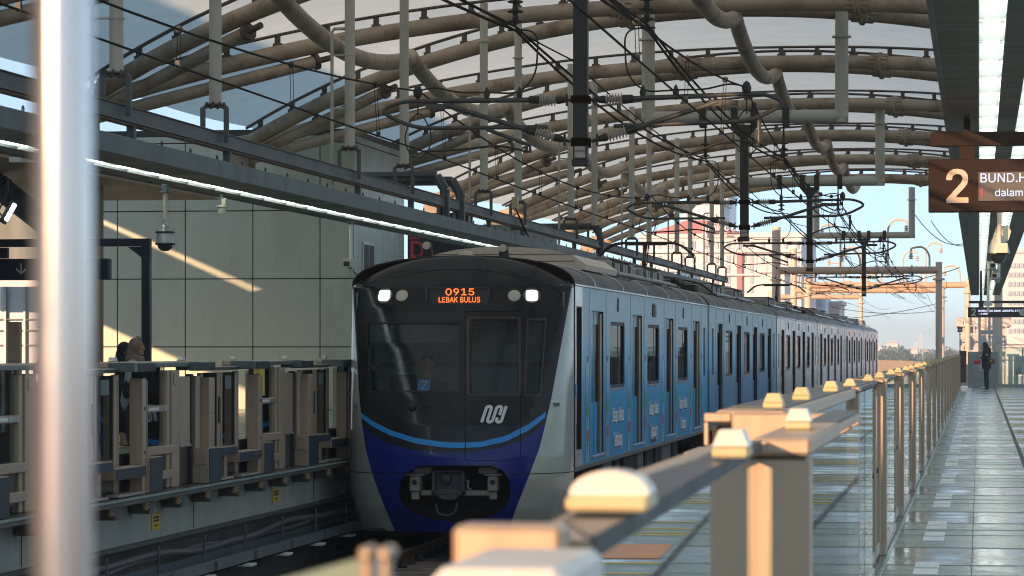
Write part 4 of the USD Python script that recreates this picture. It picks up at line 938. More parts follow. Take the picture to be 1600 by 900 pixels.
put('lens_window', MB().boxb(-.045, .045, -.166, -.161, -.04, .03), 'black', bx)
put('bracket', MB().boxb(.0, .06, -.02, .04, -.20, -.056, .006).cyl((.02, -.05, -.12), (.02, -.02, -.12), .03, 10), 'ivory', bx)
put('lead', MB().tube(rounded([(.05, .02, -.1), (.12, .02, -.16), (.2, .02, -.30), (.30, .02, -.36)], .08), .008, 6), 'wire', bx)
# hanging yellow box at the third beam post
yb = PX(805, 317, XB + .12); jb = thing('junction_box', 'yellow junction box on a post of the left beam with drooping cables', 'junction box', yb)
put('case', MB().boxb(-.06, .06, -.09, .09, -.12, .12, .008), 'cap_yellow', jb)
for q in range(2): put('lead', MB().tube([(0, .05, -.12), (.05, .4, -.30 - q * .06), (.05, 1.1, -.52 - q * .05), (0, 1.9, -.62)], .012, 6), 'wire', jb)
# navy billboard with red letters behind the canopy, on the left platform wall
by = 84.0
b0, b1 = PY(637, 412, by), PY(738, 360, by)
bb = thing('billboard', 'navy billboard with big red letters behind the train roof', 'billboard', (0, 0, 0))
b2 = PY(862, 408, by)
put('board', MB().boxb(b0[0], b1[0], by, by + .1, b0[2] - .5, b1[2] + .5), 'navy_board', bb)
for txt, py_, h in (('IL', 373.5, 13.0), ('D', 403, 26), ('RN', 423, 13.5)):
    o = PY(638.5, py_, by)
    put('lettering', MB().text(txt, h * by * 1.012 / F, (o[0], by - .004, o[2]), '-y', .003, True), 'red', bb)
pk = thing('poster_wall', 'grey wall with a faded red print behind the billboard', 'wall', (0, 0, 0))
put('wall', MB().boxb(b1[0] + .05, b2[0], by + 1, by + 1.2, 0, b1[2] + .2), 'panel_side', pk)
o = PY(748, 392, by + .99); put('print', MB().boxb(o[0], o[0] + .22, by + .99, by + .997, o[2] - .2, o[2] + .3).boxb(o[0] + .26, o[0] + .4, by + .99, by + .997, o[2] - .2, o[2] + .3), 'red', pk)

# ================================================================ hung from the right canopy
def dir_sign(y, px0, ptop, pbot, pbar0, pbar1, w, m, label, far):
    a = PY(px0, ptop, y); z1, z0 = a[2], PY(px0, pbot, y)[2]; x0, x1 = a[0], a[0] + w
    t = thing('direction_sign', label, 'sign', (0, 0, 0))
    bd = put('sign_board', MB().boxb(x0, x1, y, y + .16, z0, z1, .008), m, t)
    h = z1 - z0
    put('top_bar', MB().boxb(x0 + .02, x1, y + .04, y + .14, PY(px0, pbar1, y)[2], PY(px0, pbar0, y)[2], .005), m, t)
    for xx in (x0 + .34, x1 - .45): put('hanger', MB().boxb(xx - .065, xx + .065, y + .05, y + .13, z1 - .01, PY(px0, pbar1, y)[2] + .005), m, t)
    for xx in (x0 + .34, x1 - .45): put('drop_rod', MB().boxb(xx - .03, xx + .03, y + .06, y + .12, PY(px0, pbar0, y)[2], 3.52), m, t)
    return t, x0, z0, h
S1, sx, sz, sh = dir_sign(27.0, 1450.5, 249, 331.5, 206, 228, 2.3, 'brown_sign', 'near dark brown platform sign with a big cream 2 and a lit display', False)
sk = 27.0 * 1.012 / F
put('number', MB().text('2', 49 * sk, (PY(1472, 316, 27)[0], 26.996, PY(1472, 316, 27)[2]), '-y', .003, True), 'cream', S1)
e = PY(1529, 314, 27); e1 = PY(1529, 269, 27)
dsp = put('display', MB().boxb(e[0], e[0] + 1.5, 26.992, 26.999, e[2], e1[2]), 'mark_dark' if 'mark_dark' in M else 'led_back', S1)
put('lettering', MB().text('BUND.HI', 13.6 * sk, (PY(1530.5, 285, 27)[0], 26.991, PY(1530.5, 285, 27)[2]), '-y', .002, False), 'led_white', dsp)
put('lettering', MB().text('dalam', 11.0 * sk, (PY(1554, 306.5, 27)[0], 26.991, PY(1554, 306.5, 27)[2]), '-y', .002, False), 'led_white', dsp)
put('lettering', MB().text('i', 11.0 * sk, (PY(1532, 306.5, 27)[0], 26.991, PY(1532, 306.5, 27)[2]), '-y', .002, True), 'led_red', dsp)
S2, sx, sz, sh = dir_sign(80.0, 1512.5, 480, 496, 470, 474, 2.3, 'black_sign', 'far dark navy platform sign with a grey 2 and small white lettering', True)
sk = 80.0 * 1.012 / F
put('number', MB().text('2', 10 * sk, (PY(1516.5, 493, 80)[0], 79.996, PY(1516, 493, 80)[2]), '-y', .003, True), 'greyp', S2)
put('lettering', MB().text('BUNDARAN BANK JAKARTA 17:25', 2.9 * sk, (PY(1528.5, 487.2, 80)[0], 79.996, PY(1528, 487.2, 80)[2]), '-y', .003, True), 'led_white', S2)
put('lettering', MB().text('- 1 MIN', 2.6 * sk, (PY(1528.5, 491.7, 80)[0], 79.996, PY(1528, 491.7, 80)[2]), '-y', .003, True), 'led_white', S2)
q = PY(1598, 488, 79.99); put('clock', MB().lathe([(.001, 0), (5.5 * sk, 0), (5.5 * sk, .02)], (q[0], 79.985, q[2]), (0, 1, 0), 20), 'greyp', S2)
put('clock_hand', MB().boxb(q[0] - .005, q[0] + .005, 79.975, 79.98, q[2], q[2] + .07).boxb(q[0], q[0] + .05, 79.975, 79.98, q[2] - .005, q[2] + .005), 'black', S2)
# cameras below the right canopy
k = PY(1560, 388, 41.0); rc = thing('dome_camera', 'dome camera with beige pipe and box under the right canopy, below the near sign', 'security camera', k); s_ = 41.3 / F
put('pipe', MB().cyl((.02 - 1 * s_, -.15, -8 * s_), (.02 - 1 * s_, -.15, 66 * s_), .030, 12), 'column', rc, smooth=40)
put('box', MB().boxb(-5 * s_, 14 * s_, -.24, -.08, -8 * s_ - .0, 7 * s_, .006), 'column', rc)
put('housing', MB().lathe([(.05, 20 * s_), (.10, 12 * s_), (.135, 2 * s_), (.15, -5 * s_), (.15, -8 * s_)], n=22), 'cctv', rc, smooth=40)
put('rim', MB().lathe([(.14, -10 * s_), (.153, -9.5 * s_), (.153, -8 * s_), (.14, -7.5 * s_)], n=22), 'mast', rc)
put('dome', MB().lathe([(.001, -24 * s_), (.05, -22.5 * s_), (.088, -18 * s_), (.105, -12 * s_), (.106, -9 * s_)], n=20), 'smoke', rc, smooth=50)
put('shroud', MB().prism([(-.05, 8 * s_), (-.09, 12 * s_), (-.03, 32 * s_), (.12, 36 * s_), (.17, 26 * s_), (.13, 12 * s_)], .0, .3, 'y'), 'ivory', rc)
for i, (px, py, Y, sc_, lab) in enumerate(((1551, 415, 47, 1.0, 'upper small ivory box camera below the dome camera of the right canopy'), (1554, 431, 53, 1.1, 'lower ivory box camera stacked below two others on the right canopy'))):
    k = PY(px, py, Y); t = thing('box_camera', lab, 'security camera', k)
    put('housing', MB().prism([(-.055 * sc_, -.045), (.055 * sc_, -.045), (.065 * sc_, .04), (.02 * sc_, .085), (-.05 * sc_, .055)], -.1, .2, 'y'), 'ivory', t)
    put('lens_window', MB().boxb(-.038, .038, -.106, -.101, -.03, .03), 'black', t)
    put('bracket', MB().boxb(.07, .10, .0, .05, -.05, 3.49 - k[2], .004).boxb(-.12, .10, .0, .03, -.075, -.05, .004), 'cctv', t)
    put('back_box', MB().boxb(.0, .09, .06, .16, -.11, -.05, .004), 'ivory', t)
pb = PY(1544, 465, 70); t = thing('hanging_pipe', 'pale green pipe hanging in front of the far sign', 'pipe', (pb[0], 70, 0))
put('pipe', MB().boxb(-.03, .03, -.03, .03, PY(0, 491, 70)[2], 3.49, .005), 'ivory', t); put('clamp', MB().boxb(-.1, .1, -.04, .04, PY(0, 481, 70)[2], PY(0, 475, 70)[2], .01), 'cctv', t); put('rod', MB().boxb(-.16, .1, -.01, .01, PY(0, 457, 70)[2], PY(0, 456, 70)[2]), 'cctv', t)

# ================================================================ far end of the right platform
ey = 117.0
def fbox(name, label, cat, px0, px1, py0, py1, Y, d, m, b=.01):
    a, c = PY(px0, py1, Y), PY(px1, py0, Y)
    return solo(name, MB().boxb(a[0], c[0], Y, Y + d, a[2], c[2], b), m, label, cat)
fbox('end_cabinet', 'brown grey cabinet closing the far end of the right gates', 'cabinet', 1499, 1510, 548, 598, 107.5, 1.2, 'gate_kick')
cb = thing('end_cabinet', 'slate grey cabinet with a white notice behind the standing person', 'cabinet', (0, 0, 0))
a, c = PY(1512, 594, ey), PY(1560, 550, ey)
put('body', MB().boxb(a[0], c[0], ey, ey + .5, 0.02, c[2], .01), 'grey_box', cb)
a, c = PY(1518, 592, ey), PY(1551, 552, ey); put('door', MB().boxb(a[0], c[0], ey - .03, ey - .001, a[2], c[2], .006), 'grey_box', cb)
a, c = PY(1530, 579, ey), PY(1537, 568, ey); put('notice', MB().boxb(a[0], c[0], ey - .036, ey - .031, a[2], c[2]), 'greyp', cb)
er = thing('glass_railing', 'glass railing across the far end of the right platform', 'railing', (0, 0, 0))
a, c = PY(1561, 596, ey), PY(1680, 544, ey)
put('glass_panel', MB().boxb(a[0], c[0], ey, ey + .02, .12, c[2]), 'glass', er)
put('base', MB().boxb(-.3, c[0], ey - .05, ey + .1, .0, .118, .005), 'grey_box', er)
put('handrail', MB().boxb(a[0], c[0], ey - .03, ey + .05, PY(0, 562.5, ey)[2], PY(0, 561, ey)[2]).boxb(a[0], c[0], ey - .02, ey + .04, c[2], c[2] + .03), 'greyp', er)
for px in (1561, 1598): put('upright', MB().boxb(PY(px, 0, ey)[0] - .03, PY(px, 0, ey)[0] + .03, ey - .03, ey + .05, .119, c[2]), 'greyp', er)
fbox('air_unit', 'grey plant box beyond the glass railing', 'plant box', 1588, 1640, 556, 585, 122, 1.5, 'grey_box')
for i, (px, Y) in enumerate(((1579, 122), (1587.5, 122.5))):
    a = PY(px, 570, Y); t = thing('white_post', f'short white post beyond the glass railing, {"left" if i == 0 else "right"} of two', 'post', (a[0], Y, 0))
    put('shaft', MB().boxb(-.09, .09, -.1, .1, 0, PY(px, 555, Y)[2], .02), 'white', t); put('head', MB().boxb(-.14, .14, -.12, .12, PY(px, 557, Y)[2], PY(px, 553, Y)[2], .02), 'white', t)
ps = PY(1500, 520, 108); t = thing('cross_sign', 'small black square sign with a white cross on a thin pole at the far gates', 'sign', (ps[0], 108, 0))
put('pole', MB().cyl((0, 0, 0), (0, 0, PY(0, 520, 108)[2]), .02, 8), 'black_sign', t)
z0, z1 = PY(0, 520, 108)[2], PY(0, 512.5, 108)[2]; put('board', MB().boxb(-.09, .09, -.02, .02, z0, z1), 'black_sign', t)
put('cross', MB().boxb(-.085, .085, -.024, -.021, (z0 + z1) / 2 - .012, (z0 + z1) / 2 + .012).boxb(-.012, .012, -.024, -.021, z0 + .005, (z0 + z1) / 2 - .013).boxb(-.012, .012, -.024, -.021, (z0 + z1) / 2 + .013, z1 - .005), 'greyp', t)
for px, Y, w, ptop, lab in ((1536, 150, 10.5, 480, 'slim beige column behind the standing person'), (1560, 142, 12.5, 380, 'thick tan column right of the standing person, rising past the sign')):
    a = PY(px, 540, Y); r = w * Y / F / 2
    t = thing('outer_column', lab, 'column', (a[0], Y, 0)); put('shaft', MB().cyl((0, 0, -12), (0, 0, PY(px, ptop, Y)[2]), r, 16), 'column', t, smooth=40)
    put('band', MB().lathe([(r, 0), (r * 1.06, .02), (r * 1.06, .3), (r, .32)], (0, 0, PY(px, 537, Y)[2]), n=16), 'greyp', t)
for py in (516, 524, 533):
    pass
gt = thing('service_frame', 'white steel service frame around the beige column', 'frame', (0, 0, 0))
for py in (517.5, 520.5): a, c = PY(1531, py, 146), PY(1553, py, 146); put('beam', MB().boxb(a[0], c[0], 145.9, 146.1, a[2] - .05, a[2] + .05), 'greyp', gt)
for py in (526, 533): a, c = PY(1552, py, 139), PY(1570, py, 139); put('beam', MB().boxb(a[0], c[0], 138.9, 139.1, a[2] - .03, a[2] + .03), 'greyp', gt)
for px in (1530.5, 1546, 1552.5): a = PY(px, 500, 146); put('upright', MB().boxb(a[0] - .06, a[0] + .06, 145.85, 146.15, -6, PY(0, 478, 146)[2]), 'greyp', gt)

# ================================================================ the train: six cars
HW = 1.478; XS = XT + HW; YN = 37.9; YE = 1.15; NN = 2.5
def nw(z):
    z = np.asarray(z, float)
    lowr = HW - .15 * (np.clip(-.15 - z, 0, 1) / .73) ** 2
    top = HW * np.clip((2.68 - z) / .40, 0, 1) ** (1 / 2.6)
    return np.where(z > 2.28, top, np.where(z < -.15, lowr, HW))
def ny0(z): return np.interp(z, [-.90, -.6, -.2, .1, .5, .9, 1.5, 2.0, 2.3, 2.5, 2.62, 2.68], [.20, .05, 0, .02, .10, .22, .43, .64, .80, .93, 1.04, 1.11])
def surf(t, z, off=0.0):
    w = nw(z); D = YE - ny0(z)
    x = w * np.sign(np.sin(t)) * np.abs(np.sin(t)) ** (2 / NN); y = YE - D * np.abs(np.cos(t)) ** (2 / NN)
    return np.stack([XT + x, YN + y, np.broadcast_to(z, x.shape)], -1)
def snormal(t, z):
    e = 1.5e-3; tc = np.clip(t, -1.55, 1.55); zc = np.clip(z, -.895, 2.66)
    a = surf(tc + e, zc) - surf(tc - e, zc); b = surf(tc, zc + e) - surf(tc, zc - e)
    n = np.cross(a, b); n /= np.linalg.norm(n, axis=-1, keepdims=True) + 1e-12
    return n
def hit(px, py):
    yl = .3
    for _ in range(40):
        P = PY(px, py, YN + yl); r = min(abs(P[0] - XT) / max(float(nw(P[2])), 1e-6), .99999)
        yl += .5 * (YE - (YE - float(ny0(P[2]))) * (1 - r ** NN) ** (1 / NN) - yl)
    return P[0] - XT, P[2]
def to_t(x, z):
    r = np.clip(np.abs(x) / nw(z), 0, 1); return np.sign(x) * np.arcsin(r ** (NN / 2))
def pxpoly(pts, closed=True, step=6.0):      # picture polygon -> (t, z) polygon on the nose
    P = []
    n = len(pts)
    for i in range(n if closed else n - 1):
        a, b = np.array(pts[i], float), np.array(pts[(i + 1) % n], float); k = max(1, int(np.linalg.norm(b - a) / step))
        for q in range(k): P.append(a + (b - a) * q / k)
    if not closed: P.append(np.array(pts[-1], float))
    o = []
    for p in P:
        x, z = hit(*p); o.append((float(to_t(x, z)), z))
    return o
TG = np.concatenate([np.linspace(-math.pi / 2, -1.2, 6)[:-1], np.linspace(-1.2, 1.2, 49), np.linspace(1.2, math.pi / 2, 6)[1:]])
ZG = np.concatenate([np.linspace(-.90, 2.2, 56), np.linspace(2.25, 2.679, 14)])
CELLS = [(sbox(TG[i], ZG[j], TG[i + 1], ZG[j + 1])) for i in range(len(TG) - 1) for j in range(len(ZG) - 1)]
TREE = shapely.STRtree(CELLS)
def face_patch(name, poly, m, parent, off=0.0, label=None):
    poly = poly.buffer(0); shapely.prepare(poly); V, Fc, n = [], [], 0
    for ci in TREE.query(poly):
        c = CELLS[ci]
        if shapely.contains_properly(poly, c) or poly.contains(c): g = [c]
        else:
            q = poly.intersection(c); g = [p for p in getattr(q, 'geoms', [q]) if p.geom_type == 'Polygon' and p.area > 1e-9]
        for p in g:
            if len(p.interiors) == 0 and len(p.exterior.coords) == 5:
                v = np.array(p.exterior.coords)[:4]; f = np.array([[0, 1, 2], [0, 2, 3]])
            else: v, f = trimesh.creation.triangulate_polygon(p, engine='earcut')
            f = np.array(f); a = v[f[:, 0]]; b = v[f[:, 1]]; d = v[f[:, 2]]
            cr = (b[:, 0] - a[:, 0]) * (d[:, 1] - a[:, 1]) - (b[:, 1] - a[:, 1]) * (d[:, 0] - a[:, 0])
            f[cr < 0] = f[cr < 0][:, ::-1]
            V.append(v); Fc.append(f + n); n += len(v)
    V = np.vstack(V); Fc = np.vstack(Fc)
    N = snormal(V[:, 0], V[:, 1]); P = surf(V[:, 0], V[:, 1]) + N * off
    return put(name, MB().add(P, Fc), m, parent, normals=N, label=label)
lead = thing('train_car', 'front car of the train with black mask, royal blue lower face and lit headlights', 'train car', (0, 0, 0))
# outline curves on the nose
bnd = [(896, 440), (892, 455), (884, 500), (873, 560), (862, 620), (853, 660), (843, 700), (828, 740), (812, 780), (799, 815), (793, 838)]
bz = []
for p in bnd:
    x, z = hit(*p); bz.append((z, abs(x)))
bz = sorted(bz); BZ, BX = np.array([b[0] for b in bz]), np.array([b[1] for b in bz])
zz = np.concatenate([np.linspace(-.90, 2.28, 60)])
xb = np.interp(zz, BZ, BX)
tb = to_t(xb, zz)
right = list(zip(tb, zz)); ztop = 2.679
central = Polygon([(-t, z) for t, z in right] + [(-1.45, 2.32), (-math.pi / 2, 2.36), (-math.pi / 2, ztop), (math.pi / 2, ztop), (math.pi / 2, 2.36), (1.45, 2.32)] + right[::-1])
full = sbox(-math.pi / 2, -.90, math.pi / 2, ztop)
def arc(pts):      # smooth arc through picture points, extended sideways
    q = pxpoly(pts, False, 5.0); return q
lowarc = arc([(566, 664), (580, 677), (600, 690), (640, 702), (690, 707.5), (730, 707), (780, 700), (815, 688), (838, 673), (847, 664)])
below = Polygon([(-1.57, -.9)] + [(-1.57, lowarc[0][1] + .12)] + lowarc + [(1.57, lowarc[-1][1] + .12), (1.57, -.9)]).buffer(0)
stripe = pxpoly([(561.5, 642), (580, 656.5), (610, 672), (650, 684.5), (690, 690.5), (722, 691.5), (752, 690), (790, 681), (825, 663.5), (853, 643), (852, 652), (826, 672.5), (791, 689.5), (752, 698.5), (722, 700), (690, 699), (650, 693), (610, 680.5), (580, 665), (563, 651)])
def rect(x0, y0, x1, y1): return [(x0, y0), (x1, y0), (x1, y1), (x0, y1)]
W1 = Polygon(pxpoly([(574, 505), (718, 505), (718.5, 611), (579, 611)])); W2 = Polygon(pxpoly(rect(736, 499, 809, 614))); W3 = Polygon(pxpoly([(827, 501), (851, 501), (842, 615), (823, 615)]))
DSP = Polygon(pxpoly(rect(668, 450.5, 762, 474.5)))
cpl = [(622, 768), (627, 750), (640, 735), (658, 727.5), (766, 727.5), (784, 734), (795, 748), (798, 768), (793, 788), (778, 802), (755, 811), (720, 815.5), (690, 814), (660, 807), (638, 795), (626, 782)]
CPL = Polygon(pxpoly(cpl)).buffer(0)
holes = unary_union([W1, W2, W3, DSP])
mask = central.difference(below).difference(holes); blue = central.intersection(below).difference(CPL); cheeks = full.difference(central)
# thin panel gaps are real gaps with dark rubber behind
door = Polygon(pxpoly(rect(727, 487, 813, 719.5)))
seam = door.exterior.buffer(.0035)
zsl = hit(716, 740.8)[1]; seam2 = sbox(-1.57, zsl - .006, 1.57, zsl + .006)
skirt_seam = Polygon(pxpoly([(636, 800), (638, 800), (637, 836), (635, 836)])).buffer(.001)
topline = pxpoly([(557, 480), (566, 462), (585, 447), (610, 436), (650, 426), (700, 421), (735, 421), (780, 426), (830, 436), (860, 447), (880, 460), (889, 476)], False)
sm = unary_union([seam, seam2, skirt_seam, LineString(topline).buffer(.0035)])
face_patch('mask', mask.difference(sm), 'mask', lead)
face_patch('lower_face', blue.difference(sm), 'train_blue', lead)
for sg in (-1, 1):
    half = sbox(0, -.95, 1.6, 2.7) if sg > 0 else sbox(-1.6, -.95, 0, 2.7)
    face_patch('cheek', cheeks.intersection(half).difference(sm), 'silver', lead)
face_patch('panel_gap', sm.intersection(full).difference(unary_union([holes, CPL])), 'rubber', lead, -.012)
face_patch('stripe', Polygon(stripe).buffer(0).intersection(central).difference(sm), 'stripe', lead, .0025)
for nm, W, gm in (('windscreen', W1, 'screen'), ('door_window', W2, 'screen'), ('side_window', W3, 'screen')):
    g = face_patch(nm, W, gm, lead, -.012)
    face_patch('seal', W.buffer(.012).difference(W.buffer(-.004)), 'rubber', g, .004)
    if nm != 'windscreen': face_patch('frame', W.buffer(.030).difference(W.buffer(.013)), 'frame_brown', g, .003)
# a darker band behind the windscreen glass top and the cab behind the glass
cab = put('cab_interior', MB().boxb(XT - 1.36, XT + 1.36, YN + 2.2, YN + 2.25, -.2, 2.3).boxb(XT - 1.36, XT + 1.36, YN + .55, YN + 2.2, .72, .76).boxb(XT - 1.38, XT - 1.36, YN + .9, YN + 2.2, .76, 2.2).boxb(XT + 1.36, XT + 1.38, YN + .9, YN + 2.2, .76, 2.2).boxb(XT - 1.36, XT + 1.36, YN + .95, YN + 2.2, 2.28, 2.3), 'cab', lead)
put('desk', MB().boxb(XT - 1.2, XT + .15, YN + .65, YN + 1.05, .78, .92, .03).boxb(XT - .9, XT - .55, YN + .75, YN + .8, .92, 1.12, .02), 'under', cab)
put('sun_blind', MB().boxb(XT - 1.2, XT - .02, YN + .78, YN + .79, 1.54, 1.80), 'roof_train', cab)
put('partition_rail', MB().boxb(XT - 1.3, XT + 1.3, YN + 2.1, YN + 2.15, 1.22, 1.28), 'rubber', cab)
# display
hx, hz = hit(715, 462.5); t0 = to_t(hx, hz); dc_ = surf(np.array([t0]), np.array([hz]))[0]
bk = put('destination_display', MB().boxb(dc_[0] - .42, dc_[0] + .42, dc_[1] + .10, dc_[1] + .12, hz - .11, hz + .11).boxb(dc_[0] - .42, dc_[0] - .40, dc_[1] - .02, dc_[1] + .10, hz - .11, hz + .11).boxb(dc_[0] + .40, dc_[0] + .42, dc_[1] - .02, dc_[1] + .10, hz - .11, hz + .11).boxb(dc_[0] - .42, dc_[0] + .42, dc_[1] - .0, dc_[1] + .10, hz - .112, hz - .100).boxb(dc_[0] - .42, dc_[0] + .42, dc_[1] - .0, dc_[1] + .10, hz + .10, hz + .112), 'led_back', lead)
sk = (39.2 * CO + 1.03) / F
for txt, h, py, px, wide in (('0915', 10.2, 461.2, 718, 1.5), ('LEBAK BULUS', 8.2, 472.3, 717.5, 1.02)):
    m = meshkit.text_mesh(txt, h * sk, .002, False); v = np.array(m.vertices); v[:, 0] -= v[:, 0].max() / 2; v[:, 0] *= (46 if txt == '0915' else 65.5) * sk / (v[:, 0].max() * 2)
    o = PY(px, py, dc_[1] + .098)
    put('lettering', MB().add(np.stack([v[:, 0], -v[:, 2], v[:, 1]], 1) + o, m.faces), 'led_amber', bk)
# headlights
def tangent_frame(px, py):
    x, z = hit(px, py); t = np.array([to_t(x, z)]); c = surf(t, np.array([z]))[0]; n = snormal(t, np.array([z]))[0]
    a = np.cross([0, 0, 1.0], n); a /= np.linalg.norm(a); return c, n, a, np.cross(n, a)
for px, lit in ((601, 1), (628, 0), (803.5, 0), (831, 1)):
    c, n, a, b = tangent_frame(px, 462)
    if lit:
        th = np.linspace(0, 2 * math.pi, 24, endpoint=False); w = 9.0 * sk
        ring = [c + n * .012 + w * (np.sign(np.cos(q)) * abs(np.cos(q)) ** .55 * a + np.sign(np.sin(q)) * abs(np.sin(q)) ** .55 * b) for q in th]
        m = MB().add(np.array([c + n * .014] + ring), [[0, i + 1, (i + 1) % 24 + 1] for i in range(24)])
        hl = put('headlight', m, 'headlight', lead)
        put('bezel', MB().lathe([(.10, 0), (.118, .006), (.112, .010), (.10, .006)], c, n, 24), 'under', hl, smooth=30)
    else:
        hl = put('marker_lamp', MB().lathe([(10 * sk, .002), (9 * sk, .010), (5 * sk, .016), (.001, .018)], c, n, 24), 'ivory', lead, smooth=50)
        put('bezel', MB().lathe([(10.2 * sk, 0), (11.6 * sk, .004), (11.2 * sk, .007), (10.2 * sk, .004)], c, n, 24), 'under', hl, smooth=30)
# wiper
def on(px, py, o=.03):
    c, n, a, b = tangent_frame(px, py); return c + n * o
wp = put('wiper', MB().tube([on(642, 634), on(612, 604, .05), on(583, 574, .05)], .012, 6).tube([on(648, 634), on(616, 603, .05), on(584, 570, .05)], .010, 6).lathe([(.055, -.02), (.055, .03), (.03, .05), (.001, .05)], on(644, 636, .0), tangent_frame(644, 636)[1], 14), 'rubber', lead, smooth=40)
put('blade', MB().tube([on(580, 540, .025), on(580, 575, .03), on(581, 609, .025)], .010, 6), 'rubber', wp)
put('washer', MB().lathe([(.03, 0), (.03, .012), (.001, .02)], on(667, 634, 0), tangent_frame(667, 634)[1], 12), 'rubber', lead)
# set number plate inside the glass
c, n, a, b = tangent_frame(661.5, 600.5); pc = c - n * .03
put('number_plate', MB().add([pc + (sx * 10 * a + sy * 9.5 * b) * sk for sx, sy in ((-1, -1), (1, -1), (1, 1), (-1, 1))], [[0, 1, 2], [0, 2, 3]]), 'stripe', lead)
m = meshkit.text_mesh('7', 13 * sk, .001, True); v = np.array(m.vertices); v[:, 0] -= v[:, 0].max() / 2; v[:, 1] -= v[:, 1].max() / 2
put('number', MB().add(pc + n * (.006 + v[:, 2:]) + v[:, :1] * a + v[:, 1:2] * b, m.faces), 'white', lead)
# emblem: linked rounded strokes
sl = 0.30
def LP(u, v): return (752.5 + u * 33.5 + (v) * 8.5 * 1.0, 660 - v * 25.5)
def strokes():
    L = []
    w = .27
    def arch(u0, u1, top, v0, v1):
        th = np.linspace(math.pi, 0, 9) if top else np.linspace(-math.pi, 0, 9); r = (u1 - u0) / 2; k = r * 33.5 / 25.5
        cv = (1 - k * .55 - .06) if top else (k * .55 + .06)
        P = [(u0, v0)] + [((u0 + u1) / 2 + r * math.cos(q), cv + k * .8 * math.sin(q)) for q in th] + [(u1, v1)]
        return P
    L.append(arch(0, .24, True, 0, .25)); L.append(arch(.24, .48, False, .75, .75)); L.append(arch(.48, .72, True, .25, .45)); L.append(arch(.66, .90, False, .3, 1.0))
    return L
g = unary_union([LineString([LP(u, v) for u, v in P]).buffer(2.35, cap_style=2) for P in strokes()])
for p in getattr(g, 'geoms', [g]):
    ext = pxpoly(list(p.exterior.coords)[:-1], True, 3); ints = [pxpoly(list(i.coords)[:-1], True, 3) for i in p.interiors]
    face_patch('emblem', Polygon(ext, ints).buffer(0), 'tray', lead, .003)
# coupler bay
cb_ = put('coupler_bay', MB().boxb(XT - .80, XT + .80, YN + .95, YN + 1.0, -.85, .15).boxb(XT - .80, XT + .80, YN + .3, YN + .95, .02, .05).boxb(XT - .80, XT - .77, YN + .3, YN + .95, -.8, .05).boxb(XT + .77, XT + .80, YN + .3, YN + .95, -.8, .05), 'under', lead)
cy = YN + .25
def cp(px, py): return PY(px, py, cy)
a, b = cp(674, 773), cp(726, 735)
put('coupler_head', MB().boxb(a[0], b[0], cy, cy + .05, b[2] - .03, b[2], .008).boxb(a[0], b[0], cy, cy + .05, a[2], a[2] + .05, .008).boxb(a[0], a[0] + .05, cy, cy + .3, a[2], b[2], .008).boxb(b[0] - .05, b[0], cy, cy + .3, a[2], b[2], .008).boxb(a[0] + .05, b[0] - .05, cy + .12, cy + .16, a[2], b[2]).lathe([(.02, 0), (.07, .02), (.08, .1)], ((a[0] + b[0]) / 2 - .05, cy + .02, (a[2] + b[2]) / 2 + .04), (0, 1, 0), 12).prism([(a[0] + .06, a[2]), (b[0] - .06, a[2]), (b[0] - .14, a[2] - .06), (a[0] + .14, a[2] - .06)], cy, cy + .3, 'y'), 'coupler', cb_, smooth=30)
put('coupler_handle', MB().tube(rounded([cp(729, 752), cp(732, 750), cp(731, 762), cp(735, 765), cp(737, 765)], .02), .012, 6), 'buff', cb_)
for px0, px1 in ((640, 656), (762, 778)):
    a, b = cp(px0, 768), cp(px1, 744)
    bx_ = put('buffer_box', MB().boxb(a[0], b[0], cy - .02, cy + .25, a[2], b[2], .015), 'buff', cb_)
    put('dark_eye', MB().lathe([(.035, 0), (.034, .006), (.001, .007)], ((a[0] + b[0]) / 2, cy - .021, (a[2] + b[2]) / 2 + .02), (0, -1, 0), 14), 'black', bx_)
    put('bracket', MB().boxb(a[0] - .05, b[0] + .05, cy + .0, cy + .3, b[2] + .005, b[2] + .03, .005).boxb(a[0] + .02, b[0] - .02, cy + .03, cy + .08, a[2] - .1, a[2] - .01), 'buff', bx_)
a, b = cp(642, 741), cp(672, 730); put('upper_bracket', MB().boxb(a[0], b[0], cy + .1, cy + .3, a[2], b[2], .02), 'buff', cb_)
a, b = cp(745, 741), cp(775, 730); put('upper_bracket', MB().boxb(a[0], b[0], cy + .1, cy + .3, a[2], b[2], .02), 'buff', cb_)
a, b = cp(655, 775), cp(770, 767); put('lower_beam', MB().boxb(a[0], b[0], cy + .08, cy + .2, a[2], b[2], .015), 'buff', cb_)
put('hose', MB().tube(rounded([cp(681, 788), cp(684, 803), cp(700, 806), cp(712, 800), cp(714, 786)], .05) , .012, 6), 'cable', cb_)
put('face_underside', MB().boxb(XT - 1.1, XT + 1.1, YN + .35, YN + 1.3, -.90, -.87), 'under', lead)

